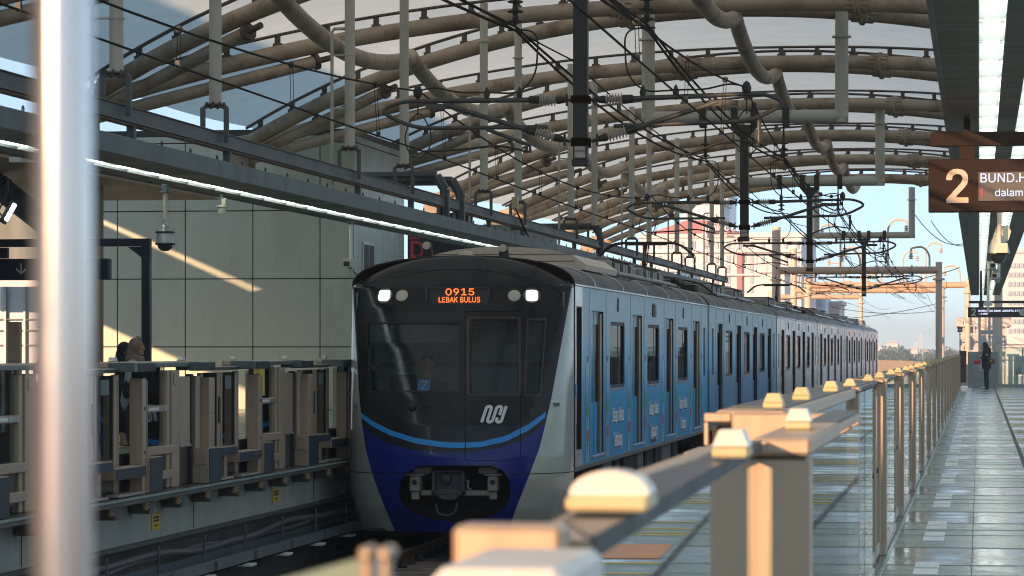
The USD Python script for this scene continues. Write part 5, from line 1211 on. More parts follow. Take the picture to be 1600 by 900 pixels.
SEC = [(HW, 2.30), (HW - .005, 2.35), (HW - .05, 2.42), (HW - .14, 2.49), (HW - .32, 2.565), (HW - .62, 2.625), (HW - 1.0, 2.665), (0, 2.68)]
SEC = SEC + [(-x, z) for x, z in SEC[-2::-1]]
def car_body(t, y0, y1, doors, wins, slits, side_mat, cabdoor=None):
    """sides with real openings, doors, windows, roof, underframe of one car; x from the car's centre"""
    for sg in (1, -1):
        holes = [sbox(a, .0, b, 1.98) for a, b in doors] + [sbox(a + .12, .89 + .12, b - .12, 1.85 - .12).buffer(.12, quad_segs=4) for a, b in wins] + [sbox(a + .08, .94 + .08, b - .08, 1.87 - .08).buffer(.08, quad_segs=4) for a, b in slits]
        if cabdoor: holes.append(sbox(cabdoor[0], .12, cabdoor[1], 2.02))
        wall = sbox(y0, -.10, y1, 2.30).difference(unary_union(holes))
        lo, hi = (HW - .05, HW) if sg > 0 else (-HW, -HW + .05)
        cutx = [y0] + [(a + b) / 2 for a, b in wins] + [y1]
        if cabdoor:
            front = wall.intersection(sbox(y0, -.2, cabdoor[1] + .05, 2.4)); wall = wall.difference(front)
            put('side_panel', MB().prism(front, lo, hi, 'x'), 'stainless', t)
        w_ = put('body_side', MB().prism(wall, lo, hi, 'x'), side_mat, t)
        X = lambda a, b: (min(sg * a, sg * b), max(sg * a, sg * b))
        put('sole_bar', MB().boxb(*X(HW - .03, HW + .012), y0, y1, -.16, -.095, .008), 'undergrey', t)
        put('gutter', MB().boxb(*X(HW - .02, HW + .018), y0, y1, 2.285, 2.315, .006), 'stainless', t)
        for a, b in doors:
            d = put('door', MB().boxb(*X(HW - .085, HW - .06), a, (a + b) / 2 - .006, .0, 1.98).boxb(*X(HW - .085, HW - .06), (a + b) / 2 + .006, b, .0, 1.98), side_mat, t)
            m = (a + b) / 2
            put('door_window', MB().boxb(*X(HW - .059, HW - .055), a + .12, m - .13, .72, 1.80, .001).boxb(*X(HW - .059, HW - .055), m + .13, b - .12, .72, 1.80, .001), 'glass_dark', d)
            put('door_rubber', MB().boxb(*X(HW - .07, HW - .056), m - .006, m + .006, .0, 1.98).boxb(*X(HW - .085, HW - .005), a - .012, a + .010, .0, 1.98).boxb(*X(HW - .085, HW - .005), b - .010, b + .012, .0, 1.98), 'gate_dark', d)
            put('step', MB().boxb(*X(HW - .09, HW + .03), a - .03, b + .03, -.035, -.004, .006), 'stainless', d)
            put('grab_post', MB().boxb(*X(HW - .055, HW - .02), b - .2, b - .03, .0, 1.95, .004), 'door_bronze' if cabdoor else 'under', d)
        for a, b in wins:
            g = put('window', MB().boxb(*X(HW - .040, HW - .034), a + .01, b - .01, .90, 1.84), 'glass_dark', t)
            hole = sbox(a + .12, .89 + .12, b - .12, 1.85 - .12)
            put('window_seal', MB().prism(hole.buffer(.119, quad_segs=4).difference(hole.buffer(.07, quad_segs=4)), *X(HW - .033, HW - .012), 'x'), 'rubber', g)
            put('mullion', MB().boxb(*X(HW - .046, HW - .030), (a + b) / 2 + .28, (a + b) / 2 + .33, .90, 1.84), 'rubber', g)
            put('sill', MB().boxb(*X(HW - .04, HW + .014), a + .05, b - .05, .862, .888, .005), 'buff', g)
            put('side_vent', MB().boxb(*X(HW + .001, HW + .02), (a + b) / 2 - .035, (a + b) / 2 + .035, 2.0, 2.2, .006), 'undergrey', t)
        for a, b in slits: put('slit_window', MB().boxb(*X(HW - .040, HW - .034), a + .01, b - .01, .95, 1.86), 'glass_dark', t)
        for a, b in doors:
            for q in (a - .28, b + .28):
                if y0 + .05 < q < y1 - .05: put('panel_strip', MB().boxb(*X(HW + .001, HW + .004), q - .008, q + .008, -.09, 2.28), 'undergrey', t)
        if cabdoor:
            d = put('cab_door', MB().boxb(*X(HW - .12, HW - .10), cabdoor[0], cabdoor[1], .12, 2.02), 'door_bronze', t)
            put('door_seal', MB().boxb(*X(HW - .12, HW - .01), cabdoor[0] - .005, cabdoor[0] + .012, .12, 2.02).boxb(*X(HW - .12, HW - .01), cabdoor[1] - .012, cabdoor[1] + .005, .12, 2.02).boxb(*X(HW - .12, HW - .01), cabdoor[0], cabdoor[1], 2.005, 2.03), 'rubber', d)
            put('grab_rail', MB().tube([(sg * (HW - .04), cabdoor[0] + .10, .45), (sg * (HW - .02), cabdoor[0] + .10, .47), (sg * (HW - .02), cabdoor[0] + .10, 1.45), (sg * (HW - .04), cabdoor[0] + .10, 1.47)], .014, 6), 'steel', d)
    P = np.array([[[x, y, z] for x, z in SEC] for y in np.linspace(y0, y1, 9)])
    put('roof', MB().grid(P[:, ::-1]), 'roof_train', t, smooth=60)
    put('end_wall', MB().prism([(-HW + .01, -.1), (HW - .01, -.1), (HW - .01, 2.29)] + [(x * .99, z - .01) for x, z in SEC] + [(-HW + .01, 2.29)], y1 - .06, y1 - .02, 'y'), 'under', t)
    put('interior_floor', MB().boxb(-HW + .1, HW - .1, y0 + 1.3, y1 - .1, -.09, -.05).boxb(-.02, .02, y0 + 2.5, y1 - .2, -.05, 2.2), 'under', t)
    # underframe
    y = y0 + (4.6 if cabdoor else 4.2); k = 0
    while y < y1 - 4.6:
        L = [1.1, .7, 1.6, .9][k % 4]; put('equipment_box', MB().boxb(-1.25, 1.28, y, y + L, -.74 + .06 * (k % 3), -.17, .02).boxb(1.281, 1.29, y + .08, y + L - .08, -.62, -.24, .004), 'undergrey' if k % 3 == 0 else 'under', t); y += L + .35; k += 1
    put('underframe', MB().boxb(-1.2, 1.2, y0 + .4, y1 - .3, -.22, -.165), 'under', t)
    for yc in (y0 + 2.6, y1 - 2.6):
        bg = put('bogie', MB().boxb(-1.05, -.9, yc - 1.5, yc + 1.5, -.78, -.55, .03).boxb(.9, 1.05, yc - 1.5, yc + 1.5, -.78, -.55, .03).boxb(-.9, .9, yc - .25, yc + .25, -.75, -.5, .03), 'under', t)
        for dy in (-1.05, 1.05):
            for sx in (-.534, .534): put('wheel', MB().lathe([(.10, -.07), (.43, -.06), (.46, -.05), (.43, .0), (.40, .06), (.10, .07)], (sx, yc + dy, -.675), (1, 0, 0), 22), 'rail', bg, smooth=30)
def ac_unit(t, ya, yb):
    u = put('roof_unit', MB().boxb(-1.02, 1.02, ya, yb, 2.60, 2.86, .05), 'acgrey', t)
    put('unit_lid', MB().boxb(-1.04, 1.04, ya + .5, yb - .5, 2.861, 2.89, .01), 'roof_train', u)
    y = ya + .2; k = 0
    while y < yb - .3:
        for sg in (-1, 1):
            x0, x1 = sorted((sg * 1.021, sg * 1.032)); put('louvre', MB().boxb(x0, x1, y, y + .28, 2.66, 2.82, .004), 'buff' if k % 3 else 'under', u)
        y += .36; k += 1
    put('pipe_run', MB().tube([(1.22, ya - .4, 2.62), (1.22, yb + .4, 2.62)], .025, 6).tube([(1.12, ya - .2, 2.66), (1.12, yb + .3, 2.66)], .02, 6), 'stainless', u, smooth=40)
def roof_ribs(t, y0, y1):
    for y in np.arange(y0 + 1.2, y1 - .5, 3.3): put('roof_rib', MB().tube([(x * 1.002, y, z + .006) for x, z in SEC], .018, 6), 'stainless', t)
# lead car, in world places
lt = UsdGeom.Xform.Define(stage, lead.GetPath().pathString)
class Off:      # the lead car's parts are authored about the car's centre line
    pass
_put = put
def put(name, mb, m, parent=None, smooth=False, normals=None, label=None, kind=None):
    if Off.__dict__.get('dx') and parent is not None and parent.GetPath().pathString.startswith(lead.GetPath().pathString): mb.shift((XT, 0, 0))
    return _put(name, mb, m, parent, smooth, normals, label, kind)
Off.dx = True
DO = [(40.85 + 4.92 * k, 42.17 + 4.92 * k) for k in range(4)]; WI = [(42.92 + 4.92 * k, 44.75 + 4.92 * k) for k in range(3)]
car_body(lead, 39.06, 58.62, DO, WI, [(57.72, 58.14)], 'wrap', (39.28, 39.84))
put('collar', MB().tube([(x * 1.0, 39.06, z) for x, z in [(HW, -.1), (HW, 1.2)] + SEC + [(-HW, 1.2), (-HW, -.1)]], .014, 6), 'rubber', lead)
fr = put('roof_fairing', MB().prism([(-1.18, 2.58), (1.18, 2.58), (1.2, 2.66), (1.0, 2.80), (.65, 2.875), (.3, 2.905), (0, 2.915), (-.3, 2.905), (-.65, 2.875), (-1.0, 2.80), (-1.2, 2.66)], 42.3, 46.2, 'y'), 'fairing', lead)
for z in (2.70, 2.80): put('fairing_seam', MB().boxb(-1.05, 1.05, 42.292, 42.298, z, z + .008), 'rubber', fr)
ac_unit(lead, 46.7, 50.2); ac_unit(lead, 51.2, 54.6); roof_ribs(lead, 40.0, 58.6)
for px, py, Y in ((668, 384, 39.7), (787, 388, 40.6)):
    p = PY(px, py, Y); s_ = (Y * CO + 1.03) / F
    lm = put('roof_lamp', MB().lathe([(6.2 * s_, 0), (6.0 * s_, -.012), (.001, -.016)], (p[0] - XT, p[1] - .08, p[2]), (0, 1, 0), 18), 'ivory', lead, smooth=40)
    put('lamp_housing', MB().lathe([(6.4 * s_, 0), (6.6 * s_, .02), (6.4 * s_, .14), (.02, .16)], (p[0] - XT, p[1] - .078, p[2]), (0, 1, 0), 18).prism([(p[0] - XT - 7 * s_, p[2] - 16 * s_), (p[0] - XT + 8.5 * s_, p[2] - 16 * s_), (p[0] - XT + 6.3 * s_, p[2]), (p[0] - XT - 5.5 * s_, p[2])], p[1] - .06, p[1] + .06, 'y'), 'rubber', lm)
    put('lamp_bracket', MB().boxb(p[0] - XT - 16 * s_, p[0] - XT + 18 * s_, p[1] - .05, p[1] + .05, p[2] - 17 * s_, p[2] - 16 * s_).boxb(p[0] - XT - 16 * s_, p[0] - XT - 14 * s_, p[1] - .05, p[1] + .05, 2.52, p[2] - 16.5 * s_).boxb(p[0] - XT + 16 * s_, p[0] - XT + 18 * s_, p[1] - .05, p[1] + .05, 2.50, p[2] - 16.5 * s_), 'rubber', lm)
p = PY(728, 396, 40.0); put('roof_aerial', MB().lathe([(.16, -.05), (.16, -.03), (.09, -.02), (.09, .01), (.07, .03), (.001, .035)], (p[0] - XT, 40.0, p[2]), n=18).boxb(p[0] - XT - .2, p[0] - XT + .2, 39.85, 40.2, 2.60, p[2] - .05, .01), 'ivory', lead, smooth=30)
# printed bands, arrows, squares, words on the wrap of the first car
bands = []
for a, b in DO: bands += [(a - .62, a - .30), (b + .30, b + .62)]
M['band'] = mat('pale_print_band', (0.16, 0.36, 0.50), 0.3, 0, 0.15, 2, stretch=(1, 1, .4))
def wrap_prints(y_shift, faded):
    for i, (a, b) in enumerate(bands):
        if not faded and a < 40: a = 40.02
        bd = put('printed_band', MB().boxb(HW + .0015, HW + .003, a, b, -.08, 1.25), 'band', lead)
        c = (a + b) / 2
        put('print_arrow', MB().prism([(c - .15, .56), (c + .15, .56), (c, .84)], HW + .0035, HW + .005, 'x').boxb(HW + .0035, HW + .005, c - .02, c + .02, .48, .58), 'green', bd)
        put('print_square', MB().boxb(HW + .0035, HW + .005, c - .11, c + .11, .20, .36).boxb(HW + .0035, HW + .005, c - .05, c + .05, 1.28, 1.36), 'red', bd)
        put('print_letters', MB().text('T', .11, (HW + .0035, c - .04, .06), '+x', .0015, True), 'train_blue', bd)
wrap_prints(0, False)
for (a, b) in WI:
    c = (a + b) / 2
    for txt, z, h, sc_ in (('Setiap Waktu', .50, .20, 1.0), ('Terhubung', .14, .20, .72)):
        m = meshkit.text_mesh(txt, h, .0015, True); v = np.array(m.vertices); v[:, 0] = (v[:, 0] / v[:, 0].max() - .5) * 1.45 * sc_ + v[:, 1] * .12
        for mm, dx_, col in (('cloth_navy', .0035, (.018, -.012)), ('print_white', .006, (0, 0))):
            put('advert_words', MB().add(np.stack([v[:, 2] + HW + dx_, v[:, 0] + c + col[0], v[:, 1] + z + col[1] - .1], 1), m.faces), mm, lead)
c = 48.75; npb = put('number_panel', MB().boxb(HW + .0035, HW + .005, c - .45, c + .35, -.36 + .30, -.36 + .56), 'black', lead)
put('lettering', MB().text('K1 1 24', .12, (HW + .0055, c - .42, -.0), '+x', .0012, True), 'tray', npb)
put('route_display', MB().boxb(HW + .002, HW + .02, 48.55, 49.05, 1.98, 2.18, .01), 'black', lead)
put('door_button', MB().boxb(HW + .002, HW + .015, 39.10, 39.24, .82, 1.0, .004), 'stripe', lead)
Off.dx = False
# following cars
def pantograph(t, y):
    b = put('pantograph', MB().boxb(-.75, .75, y - .5, y + .9, 2.78, 2.84, .01).boxb(-.7, -.6, y - .6, y + 1.0, 2.84, 2.9, .01).boxb(.6, .7, y - .6, y + 1.0, 2.84, 2.9, .01), 'under', t)
    for x in (-.6, .6):
        for q in (-.4, .8): put('foot_insulator', MB().lathe([(.05, 0), (.07, .02), (.04, .04), (.07, .06), (.04, .1)], (x, y + q, 2.68), n=10), 'insul', b)
    put('lower_arm', MB().tube([(0, y + .7, 2.88), (.04, y - .45, 3.20)], [.06, .045], 10), 'mast', b, smooth=40)
    put('upper_arm', MB().tube([(.04, y - .45, 3.20), (0, y + .35, 3.58)], [.04, .03], 8).tube([(.1, y - .4, 3.16), (.05, y + .35, 3.56)], .014, 6), 'mast', b, smooth=40)
    hd = MB()
    for q in (.25, .48): hd.tube(rounded([(-.98, y + q, 3.36), (-.72, y + q, 3.58), (-.5, y + q, 3.625), (.5, y + q, 3.625), (.72, y + q, 3.58), (.98, y + q, 3.36)], .2), .022, 8)
    hd.boxb(-.42, .42, y + .24, y + .49, 3.575, 3.615, .008)
    put('collector_head', hd, 'mast', b, smooth=40)
    put('roof_cable', MB().tube(rounded([(-.6, y + 1.0, 2.9), (-.4, y + 1.6, 3.02), (.2, y + 2.3, 2.98), (.9, y + 2.8, 2.85), (1.1, y + 3.2, 2.66)], .5), .022, 6), 'rubber', b, smooth=40)
    put('resistor_box', MB().boxb(-.9, -.2, y + 1.3, y + 2.4, 2.66, 2.86, .02).boxb(.3, .9, y + 1.5, y + 2.2, 2.66, 2.80, .02), 'under', b)
def mid_car(label, loc, side, panto):
    t = thing('train_car', label, 'train car', loc, 0, 'cars of the train behind the front car')
    doors = [(1.94 + 4.92 * k, 3.26 + 4.92 * k) for k in range(4)]; wins = [(4.0 + 4.92 * k, 5.84 + 4.92 * k) for k in range(3)]
    car_body(t, .18, 19.82, doors, wins, [(.75, 1.17), (18.83, 19.25)], side)
    roof_ribs(t, .2, 19.8)
    if panto: pantograph(t, 1.9); ac_unit(t, 5.6, 9.2); ac_unit(t, 11.5, 15.1)
    else: ac_unit(t, 3.2, 6.8); ac_unit(t, 11.2, 14.8)
    for x in (-.5, .5): put('cable_duct', MB().boxb(x - .06, x + .06, .5, 19.5, 2.655, 2.70, .01), 'roof_train', t)
    put('gangway', MB().boxb(-1.1, 1.1, -.30, .18, .0, 2.35, .04), 'rubber', t)
    return t
JY = 58.83
pc2 = mid_car('second train car with faded blue advert side and a raised pantograph on its roof', (XT, JY, 0), 'wrap2', True)
pc3 = mid_car('third car of the train, plain stainless side, no pantograph', (XT, JY + 20, 0), 'stainless', False)
pc4 = mid_car('fourth car of the train, plain stainless side, with the farther raised pantograph', (XT, JY + 40, 0), 'stainless', True)
dup(pc3, 'fifth car of the train, stainless, last but one', (XT, JY + 60, 0))
dup(pc3, 'sixth and last car of the train, stainless, ending against the sky', (XT, JY + 80, 0))

# ================================================================ people
def limb(chain, seg=14):
    parts = []
    for (p0, r0), (p1, r1) in zip(chain[:-1], chain[1:]):
        a = m3.Manifold.sphere(r0, seg).translate(list(map(float, p0))); b = m3.Manifold.sphere(r1, seg).translate(list(map(float, p1)))
        parts.append(m3.Manifold.batch_hull([a, b]))
    return m3.Manifold.batch_boolean(parts, m3.OpType.Add) if len(parts) > 1 else parts[0]
def ell(c, r, seg=18): return m3.Manifold.sphere(1.0, seg).scale(list(map(float, r))).translate(list(map(float, c)))
def blob(ms, edge=.03, it=6):
    m = m3.Manifold.batch_boolean(ms, m3.OpType.Add) if len(ms) > 1 else ms[0]
    m = m.refine_to_length(edge); k = m.to_mesh(); t = trimesh.Trimesh(k.vert_properties[:, :3], k.tri_verts, process=True)
    if it: trimesh.smoothing.filter_taubin(t, iterations=it)
    return MB().mesh(t)
def hand(w, d, up, s=1.0):          # palm, four bent fingers of unequal length and a thumb; d = pointing direction
    w, d, up = (np.array(v, float) for v in (w, d, up)); d /= np.linalg.norm(d); sd = np.cross(d, up); sd /= np.linalg.norm(sd); n = np.cross(sd, d)
    L = [limb([(w, .022 * s), (w + d * .05 * s, .028 * s), (w + d * .085 * s, .024 * s)])]
    for q, ln in zip((-1.5, -.5, .5, 1.5), (.062, .075, .08, .066)):
        b = w + d * .085 * s + sd * q * .017 * s; k = b + d * ln * .5 * s - n * .006 * s; e = k + d * ln * .42 * s - n * .028 * s
        L.append(limb([(b, .0095 * s), (k, .009 * s), (e, .0075 * s)], 8))
    b = w + d * .03 * s + sd * .026 * s; L.append(limb([(b, .012 * s), (b + d * .035 * s + sd * .022 * s - n * .01 * s, .0105 * s), (b + d * .062 * s + sd * .022 * s - n * .024 * s, .009 * s)], 8))
    return L
def head(c, f):                     # face looks along f
    c, f = np.array(c, float), np.array(f, float); f /= np.linalg.norm(f); s = np.cross(f, [0, 0, 1.0])
    L = [ell(c, (.078, .082, .11)), ell(c + f * .022 + [0, 0, -.045], (.058, .060, .066))]
    L.append(limb([(c + f * .078 + [0, 0, .012], .010), (c + f * .098 + [0, 0, -.020], .014)]))          # nose
    L.append(limb([(c + f * .074 + s * .018 + [0, 0, -.052], .010), (c + f * .074 - s * .018 + [0, 0, -.052], .010)]))  # mouth
    L.append(ell(c + f * .066 + [0, 0, -.088], (.028, .028, .022)))                                        # chin
    for q in (-1, 1): L += [ell(c + s * q * .080 + [0, 0, -.012], (.014, .022, .030)), ell(c + f * .070 + s * q * .032 + [0, 0, .020], (.014, .014, .009))]
    return L
# staff member on the right platform, in profile facing left, reading a phone
g0 = np.array([0.235, 111.2, 0.0])
w = thing('person', 'person in black clothes and black headscarf looking at a phone on the right platform', 'person', g0)
f = np.array([-1.0, -.12, 0]); f /= np.linalg.norm(f); HC = np.array([-.06, 0, 1.585])
bd = head(HC, f + np.array([0, 0, -.35]))
bd += [limb([((0, 0, 1.30), .09), ((-.02, 0, 1.42), .055), ((-.05, 0, 1.52), .055)]), limb([((0, 0, .95), .13), ((.02, 0, 1.28), .12)])]
for q in (-1, 1):
    bd.append(limb([((.02, q * .17, 1.36), .055), ((.05, q * .22, 1.09), .043), ((-.20, q * .09, 1.17), .028)])); bd += hand((-.20, q * .085, 1.175), (-1, -q * .25, .25), (0, 0, 1), 1.0)
    bd.append(limb([((.03, q * .09, .90), .09), ((.02, q * .085, .48), .06), ((.03, q * .085, .08), .042)]))
body = put('body', blob(bd, .022, 3), 'skin', w, smooth=True)
put('headscarf', blob([ell((-.035, 0, 1.60), (.108, .105, .125)), limb([((0, 0, 1.52), .10), ((.05, 0, 1.38), .135), ((.06, 0, 1.22), .10)]), limb([((-.02, 0, 1.47), .085), ((-.05, 0, 1.36), .09)])], .035).shift((.018, 0, .004)), 'cloth_black', body, True)
put('jacket', blob([limb([((.01, 0, 1.36), .13), ((.03, 0, 1.15), .165), ((.03, 0, .84), .175)]), limb([((.01, -.1, 1.36), .09), ((.02, -.18, 1.35), .075), ((.06, -.225, 1.09), .062), ((-.15, -.11, 1.15), .045)]), limb([((.01, .1, 1.36), .09), ((.02, .18, 1.35), .075), ((.06, .225, 1.09), .062), ((-.15, .11, 1.15), .045)])], .035), 'cloth_black', body, True)
put('arm_badge', MB().lathe([(.001, .0), (.035, .002), (.035, .006)], (.03, -.262, 1.26), (0, -1, 0), 10), 'sticker', body)
for q in (-1, 1):
    put('trouser_leg', blob([limb([((.03, q * .085, .90), .115), ((.02, q * .088, .50), .088), ((.04, q * .088, .07), .082)])], .04), 'cloth_navy', body, True)
    put('shoe', blob([limb([((.07, q * .088, .05), .045), ((-.08, q * .09, .042), .042), ((-.15, q * .09, .032), .030)])], .03), 'shoe', body, True)
ph = thing('phone', 'dark phone held by the person on the right platform', 'phone', g0 + [-.315, 0, 1.235]); put('case', MB().obox((-.02, 0, -.05), (.02, 0, .085), .075, .010, .003, up=(1, 0, 0)), 'black', ph)
hb = thing('handbag', 'brown shoulder bag hanging at the back of the person on the right platform', 'bag', g0 + [.19, -.10, 1.02]); put('pouch', MB().boxb(-.15, .14, -.06, .06, -.09, .10, .03), 'leather', hb); put('clasp', MB().boxb(-.03, .03, -.066, -.06, -.02, .03), 'sticker', hb); put('strap', MB().tube([(-.12, 0, .1), (-.16, 0, .3), (-.17, .05, .42)], .012, 6), 'leather', hb)
rp_ = thing('pouch', 'bright red pouch held in front of the person on the right platform', 'pouch', g0 + [-.30, -.06, .99]); put('bag', MB().boxb(-.14, .11, -.04, .04, -.075, .07, .025), 'pouch', rp_); put('strap', MB().tube([(.06, 0, .07), (.085, .0, .14), (.10, .0, .17)], .010, 6), 'pouch', rp_)
# two people behind the left gates
h0 = PY(211, 546, 43.0); g0 = np.array([h0[0], 43.0, 0.0])
w = thing('person', 'person in a taupe headscarf and pale blue shirt behind the left gates', 'person', g0)
f = np.array([1.0, -.25, 0]); bd = head((.05, 0, 1.475), f)
bd += [limb([((0, 0, 1.20), .08), ((0, 0, 1.32), .052), ((.02, 0, 1.42), .052)]), limb([((0, 0, .85), .12), ((0, 0, 1.2), .11)])]
for q in (-1, 1):
    bd.append(limb([((.0, q * .16, 1.24), .05), ((.0, q * .20, .99), .042), ((.22, q * .10, 1.04), .028)])); bd += hand((.22, q * .10, 1.04), (1, -q * .2, .15), (0, 0, 1), .95)
    bd.append(limb([((0, q * .08, .80), .085), ((.0, q * .08, .44), .06), ((0, q * .08, .07), .04)])); bd.append(limb([((-.03, q * .08, .04), .036), ((.13, q * .08, .03), .028)]))
body = put('body', blob(bd, .022, 3), 'skin', w, smooth=True)
put('headscarf', blob([ell((.01, 0, 1.50), (.115, .112, .128)), limb([((-.03, 0, 1.42), .10), ((-.03, 0, 1.32), .09)]), limb([((-.05, 0, 1.32), .10), ((.07, -.02, 1.29), .085), ((.02, 0, 1.25), .12)]), limb([((.045, 0, 1.60), .05), ((.055, 0, 1.585), .045)])], .03), 'scarf', body, True)
put('shirt', blob([limb([((0, 0, 1.22), .135), ((0, 0, 1.0), .16), ((-.02, 0, .70), .20)]), limb([((0, -.1, 1.22), .09), ((.0, -.17, 1.2), .085), ((.0, -.215, .99), .075), ((.15, -.13, 1.03), .055)]), limb([((0, .1, 1.22), .09), ((.0, .17, 1.2), .085), ((.0, .215, .99), .075), ((.15, .13, 1.03), .055)])], .04), 'denim', body, True)
for q in (-1, 1): put('trouser_leg', blob([limb([((0, q * .08, .74), .12), ((0, q * .085, .1), .10)])], .05), 'cloth_navy', body, True)
ph = thing('phone', 'pale phone in the hand of the person with the taupe headscarf', 'phone', g0 + [.34, 0, 1.09]); put('case', MB().boxb(-.07, .07, -.035, .035, -.006, .006, .002), 'white', ph)
sb = thing('shoulder_bag', 'dark shoulder bag at the side of the person with the taupe headscarf', 'bag', g0 + [.03, -.24, .86]); put('pouch', MB().boxb(-.15, .15, -.05, .05, -.13, .13, .04), 'cloth_black', sb); put('strap', MB().tube([(-.1, 0, .12), (-.05, .08, .36), (.02, .1, .42)], .012, 6), 'cloth_black', sb)
h1 = PY(194, 546, 43.7); g1 = np.array([h1[0], 43.7, 0.0])
w = thing('person', 'person with black headscarf mostly hidden behind the taupe headscarf', 'person', g1)
bd = head((.03, 0, 1.42), (1, 0, 0)) + [limb([((0, 0, 1.16), .08), ((0, 0, 1.36), .055)]), limb([((0, 0, .8), .12), ((0, 0, 1.15), .11)])]
for q in (-1, 1): bd.append(limb([((0, q * .16, 1.18), .05), ((-.02, q * .19, .92), .042), ((.05, q * .19, .68), .03)])); bd += hand((.05, q * .19, .68), (.1, 0, -1), (1, 0, 0), .95); bd.append(limb([((0, q * .08, .78), .085), ((0, q * .08, .05), .045)])); bd.append(limb([((-.03, q * .08, .04), .036), ((.13, q * .08, .03), .028)]))
body = put('body', blob(bd, .025, 3), 'skin', w, smooth=True)
put('headscarf', blob([ell((.0, 0, 1.445), (.112, .108, .125)), limb([((-.03, 0, 1.38), .1), ((-.03, 0, 1.2), .13)])], .035), 'cloth_black', body, True)
put('coat', blob([limb([((0, 0, 1.17), .14), ((0, 0, .9), .17), ((0, 0, .35), .2)]), limb([((0, -.1, 1.17), .08), ((0, -.17, 1.15), .07), ((-.02, -.2, .92), .06), ((.04, -.2, .72), .045)]), limb([((0, .1, 1.17), .08), ((0, .17, 1.15), .07), ((-.02, .2, .92), .06), ((.04, .2, .72), .045)])], .05), 'cloth_black', body, True)
# driver in the cab
d0 = PY(668, 568, 39.35); g = np.array([d0[0], 39.35, 0.0])
w = thing('person', 'train driver sitting in the dark cab behind the windscreen', 'person', g)
bd = head((0, 0, d0[2]), (0, -1, 0)) + [limb([((0, .02, d0[2] - .36), .13), ((0, .02, d0[2] - .22), .08), ((0, .01, d0[2] - .1), .055)])]
for q in (-1, 1): bd.append(limb([((q * .18, .03, d0[2] - .26), .055), ((q * .23, -.05, d0[2] - .5), .045), ((q * .16, -.28, d0[2] - .42), .03)])); bd += hand((q * .16, -.28, d0[2] - .42), (0, -1, -.1), (0, 0, 1), .95)
body = put('body', blob(bd, .022, 3), 'skin', w, smooth=True)
put('hair', blob([ell((0, .025, d0[2] + .045), (.088, .088, .085))], .03), 'cloth_black', body, True)
put('shirt', blob([limb([((0, .03, d0[2] - .62), .17), ((0, .02, d0[2] - .30), .14)]), limb([((-.1, .02, d0[2] - .27), .08), ((-.2, .03, d0[2] - .29), .07), ((-.24, -.05, d0[2] - .5), .06), ((-.18, -.2, d0[2] - .45), .045)]), limb([((.1, .02, d0[2] - .27), .08), ((.2, .03, d0[2] - .29), .07), ((.24, -.05, d0[2] - .5), .06), ((.18, -.2, d0[2] - .45), .045)])], .04), 'cloth_navy', body, True)

# ================================================================ beyond the station
# viaduct deck and its parapet, turning away to the left
def seg_wall(pts, h0, h1, th): 
    m = MB()
    for (x0, y0), (x1, y1) in zip(pts[:-1], pts[1:]): m.obox((x0, y0, (h0 + h1) / 2), (x1, y1, (h0 + h1) / 2), th, h1 - h0)
    return m
solo('viaduct_parapet', seg_wall([(-1.2, 128), (-1.6, 170), (-4.5, 215), (-9.5, 252), (-19, 290)], -1.5, PX(1400, 557.5, -6)[2] if False else .62, .25), 'parapet', 'sunlit concrete viaduct parapet curving left beyond the train', 'parapet')
vd = thing('viaduct_parapet', 'far concrete parapet on the outer left side of the viaduct', 'parapet'); put('wall', seg_wall([(-9.3, 130), (-9.6, 170), (-13, 215), (-19, 252), (-29, 290)], -1.5, .2, .25), 'parapet', vd)
struct('viaduct_deck', MB().boxb(-9.5, -1.0, 128, 175, -2.2, -1.425), 'concrete_dark')
def windows(t, x0, x1, y, z0, z1, nx, nz, wfrac=.5, hfrac=.5, m='bld_glass', frame=True):
    for i in range(nx):
        for j in range(nz):
            cx = x0 + (x1 - x0) * (i + .5) / nx; cz = z0 + (z1 - z0) * (j + .5) / nz; w = (x1 - x0) / nx * wfrac / 2; h = (z1 - z0) / nz * hfrac / 2
            put('window', MB().boxb(cx - w, cx + w, y - .12, y - .02, cz - h, cz + h), m, t)
def block(name, label, px0, px1, ptop, Y, d, m, nx, nz, zb=-14, **k):
    a, c = PY(px0, ptop, Y), PY(px1, ptop, Y)
    t = thing(name, label, 'building', (0, 0, 0))
    put('walls', MB().boxb(a[0], c[0], Y, Y + d, zb, a[2]), m, t); put('parapet_cap', MB().boxb(a[0] - .3, c[0] + .3, Y - .3, Y + d + .3, a[2], a[2] + .5), m, t)
    zlow = max(zb, -10)
    if nx: windows(t, a[0] + .5, c[0] - .5, Y, zlow, a[2] - .8, nx, nz, **k)
    return t, a[0], c[0], a[2]
# mall with the red roof
MY = 330.0
t, x0, x1, z1 = block('mall_building', 'white mall with red hipped roof and white roof lettering behind the hanging posts', 1000, 1252, 372, MY, 30, 'bld_white', 0, 0)
for py in (383, 405, 420, 437, 452):
    for px in range(1012, 1250, 18):
        a = PY(px, py, MY); w = 5.0 * MY / F / 2
        put('window', MB().boxb(a[0] - w, a[0] + w, MY - .12, MY - .02, a[2] - .42, a[2] + .42), 'bld_glass', t)
for py in (394, 430): 
    a, c = PY(1000, py, MY), PY(1252, py, MY); put('ledge', MB().boxb(a[0], c[0], MY - .5, MY - .001, a[2] - .1, a[2] + .1), 'bld_white', t)
a, c, r = PY(1046, 374, MY), PY(1150, 374, MY), PY(1072, 345, MY)
rf = put('roof', MB().prism([(a[0] - 2.2, z1 + .5), (c[0] + .3, z1 + .5), (PY(1106, 352, MY)[0], PY(0, 352, MY)[2]), (r[0], r[2])], MY - .5, MY + 12, 'y'), 'tile_roof', t)
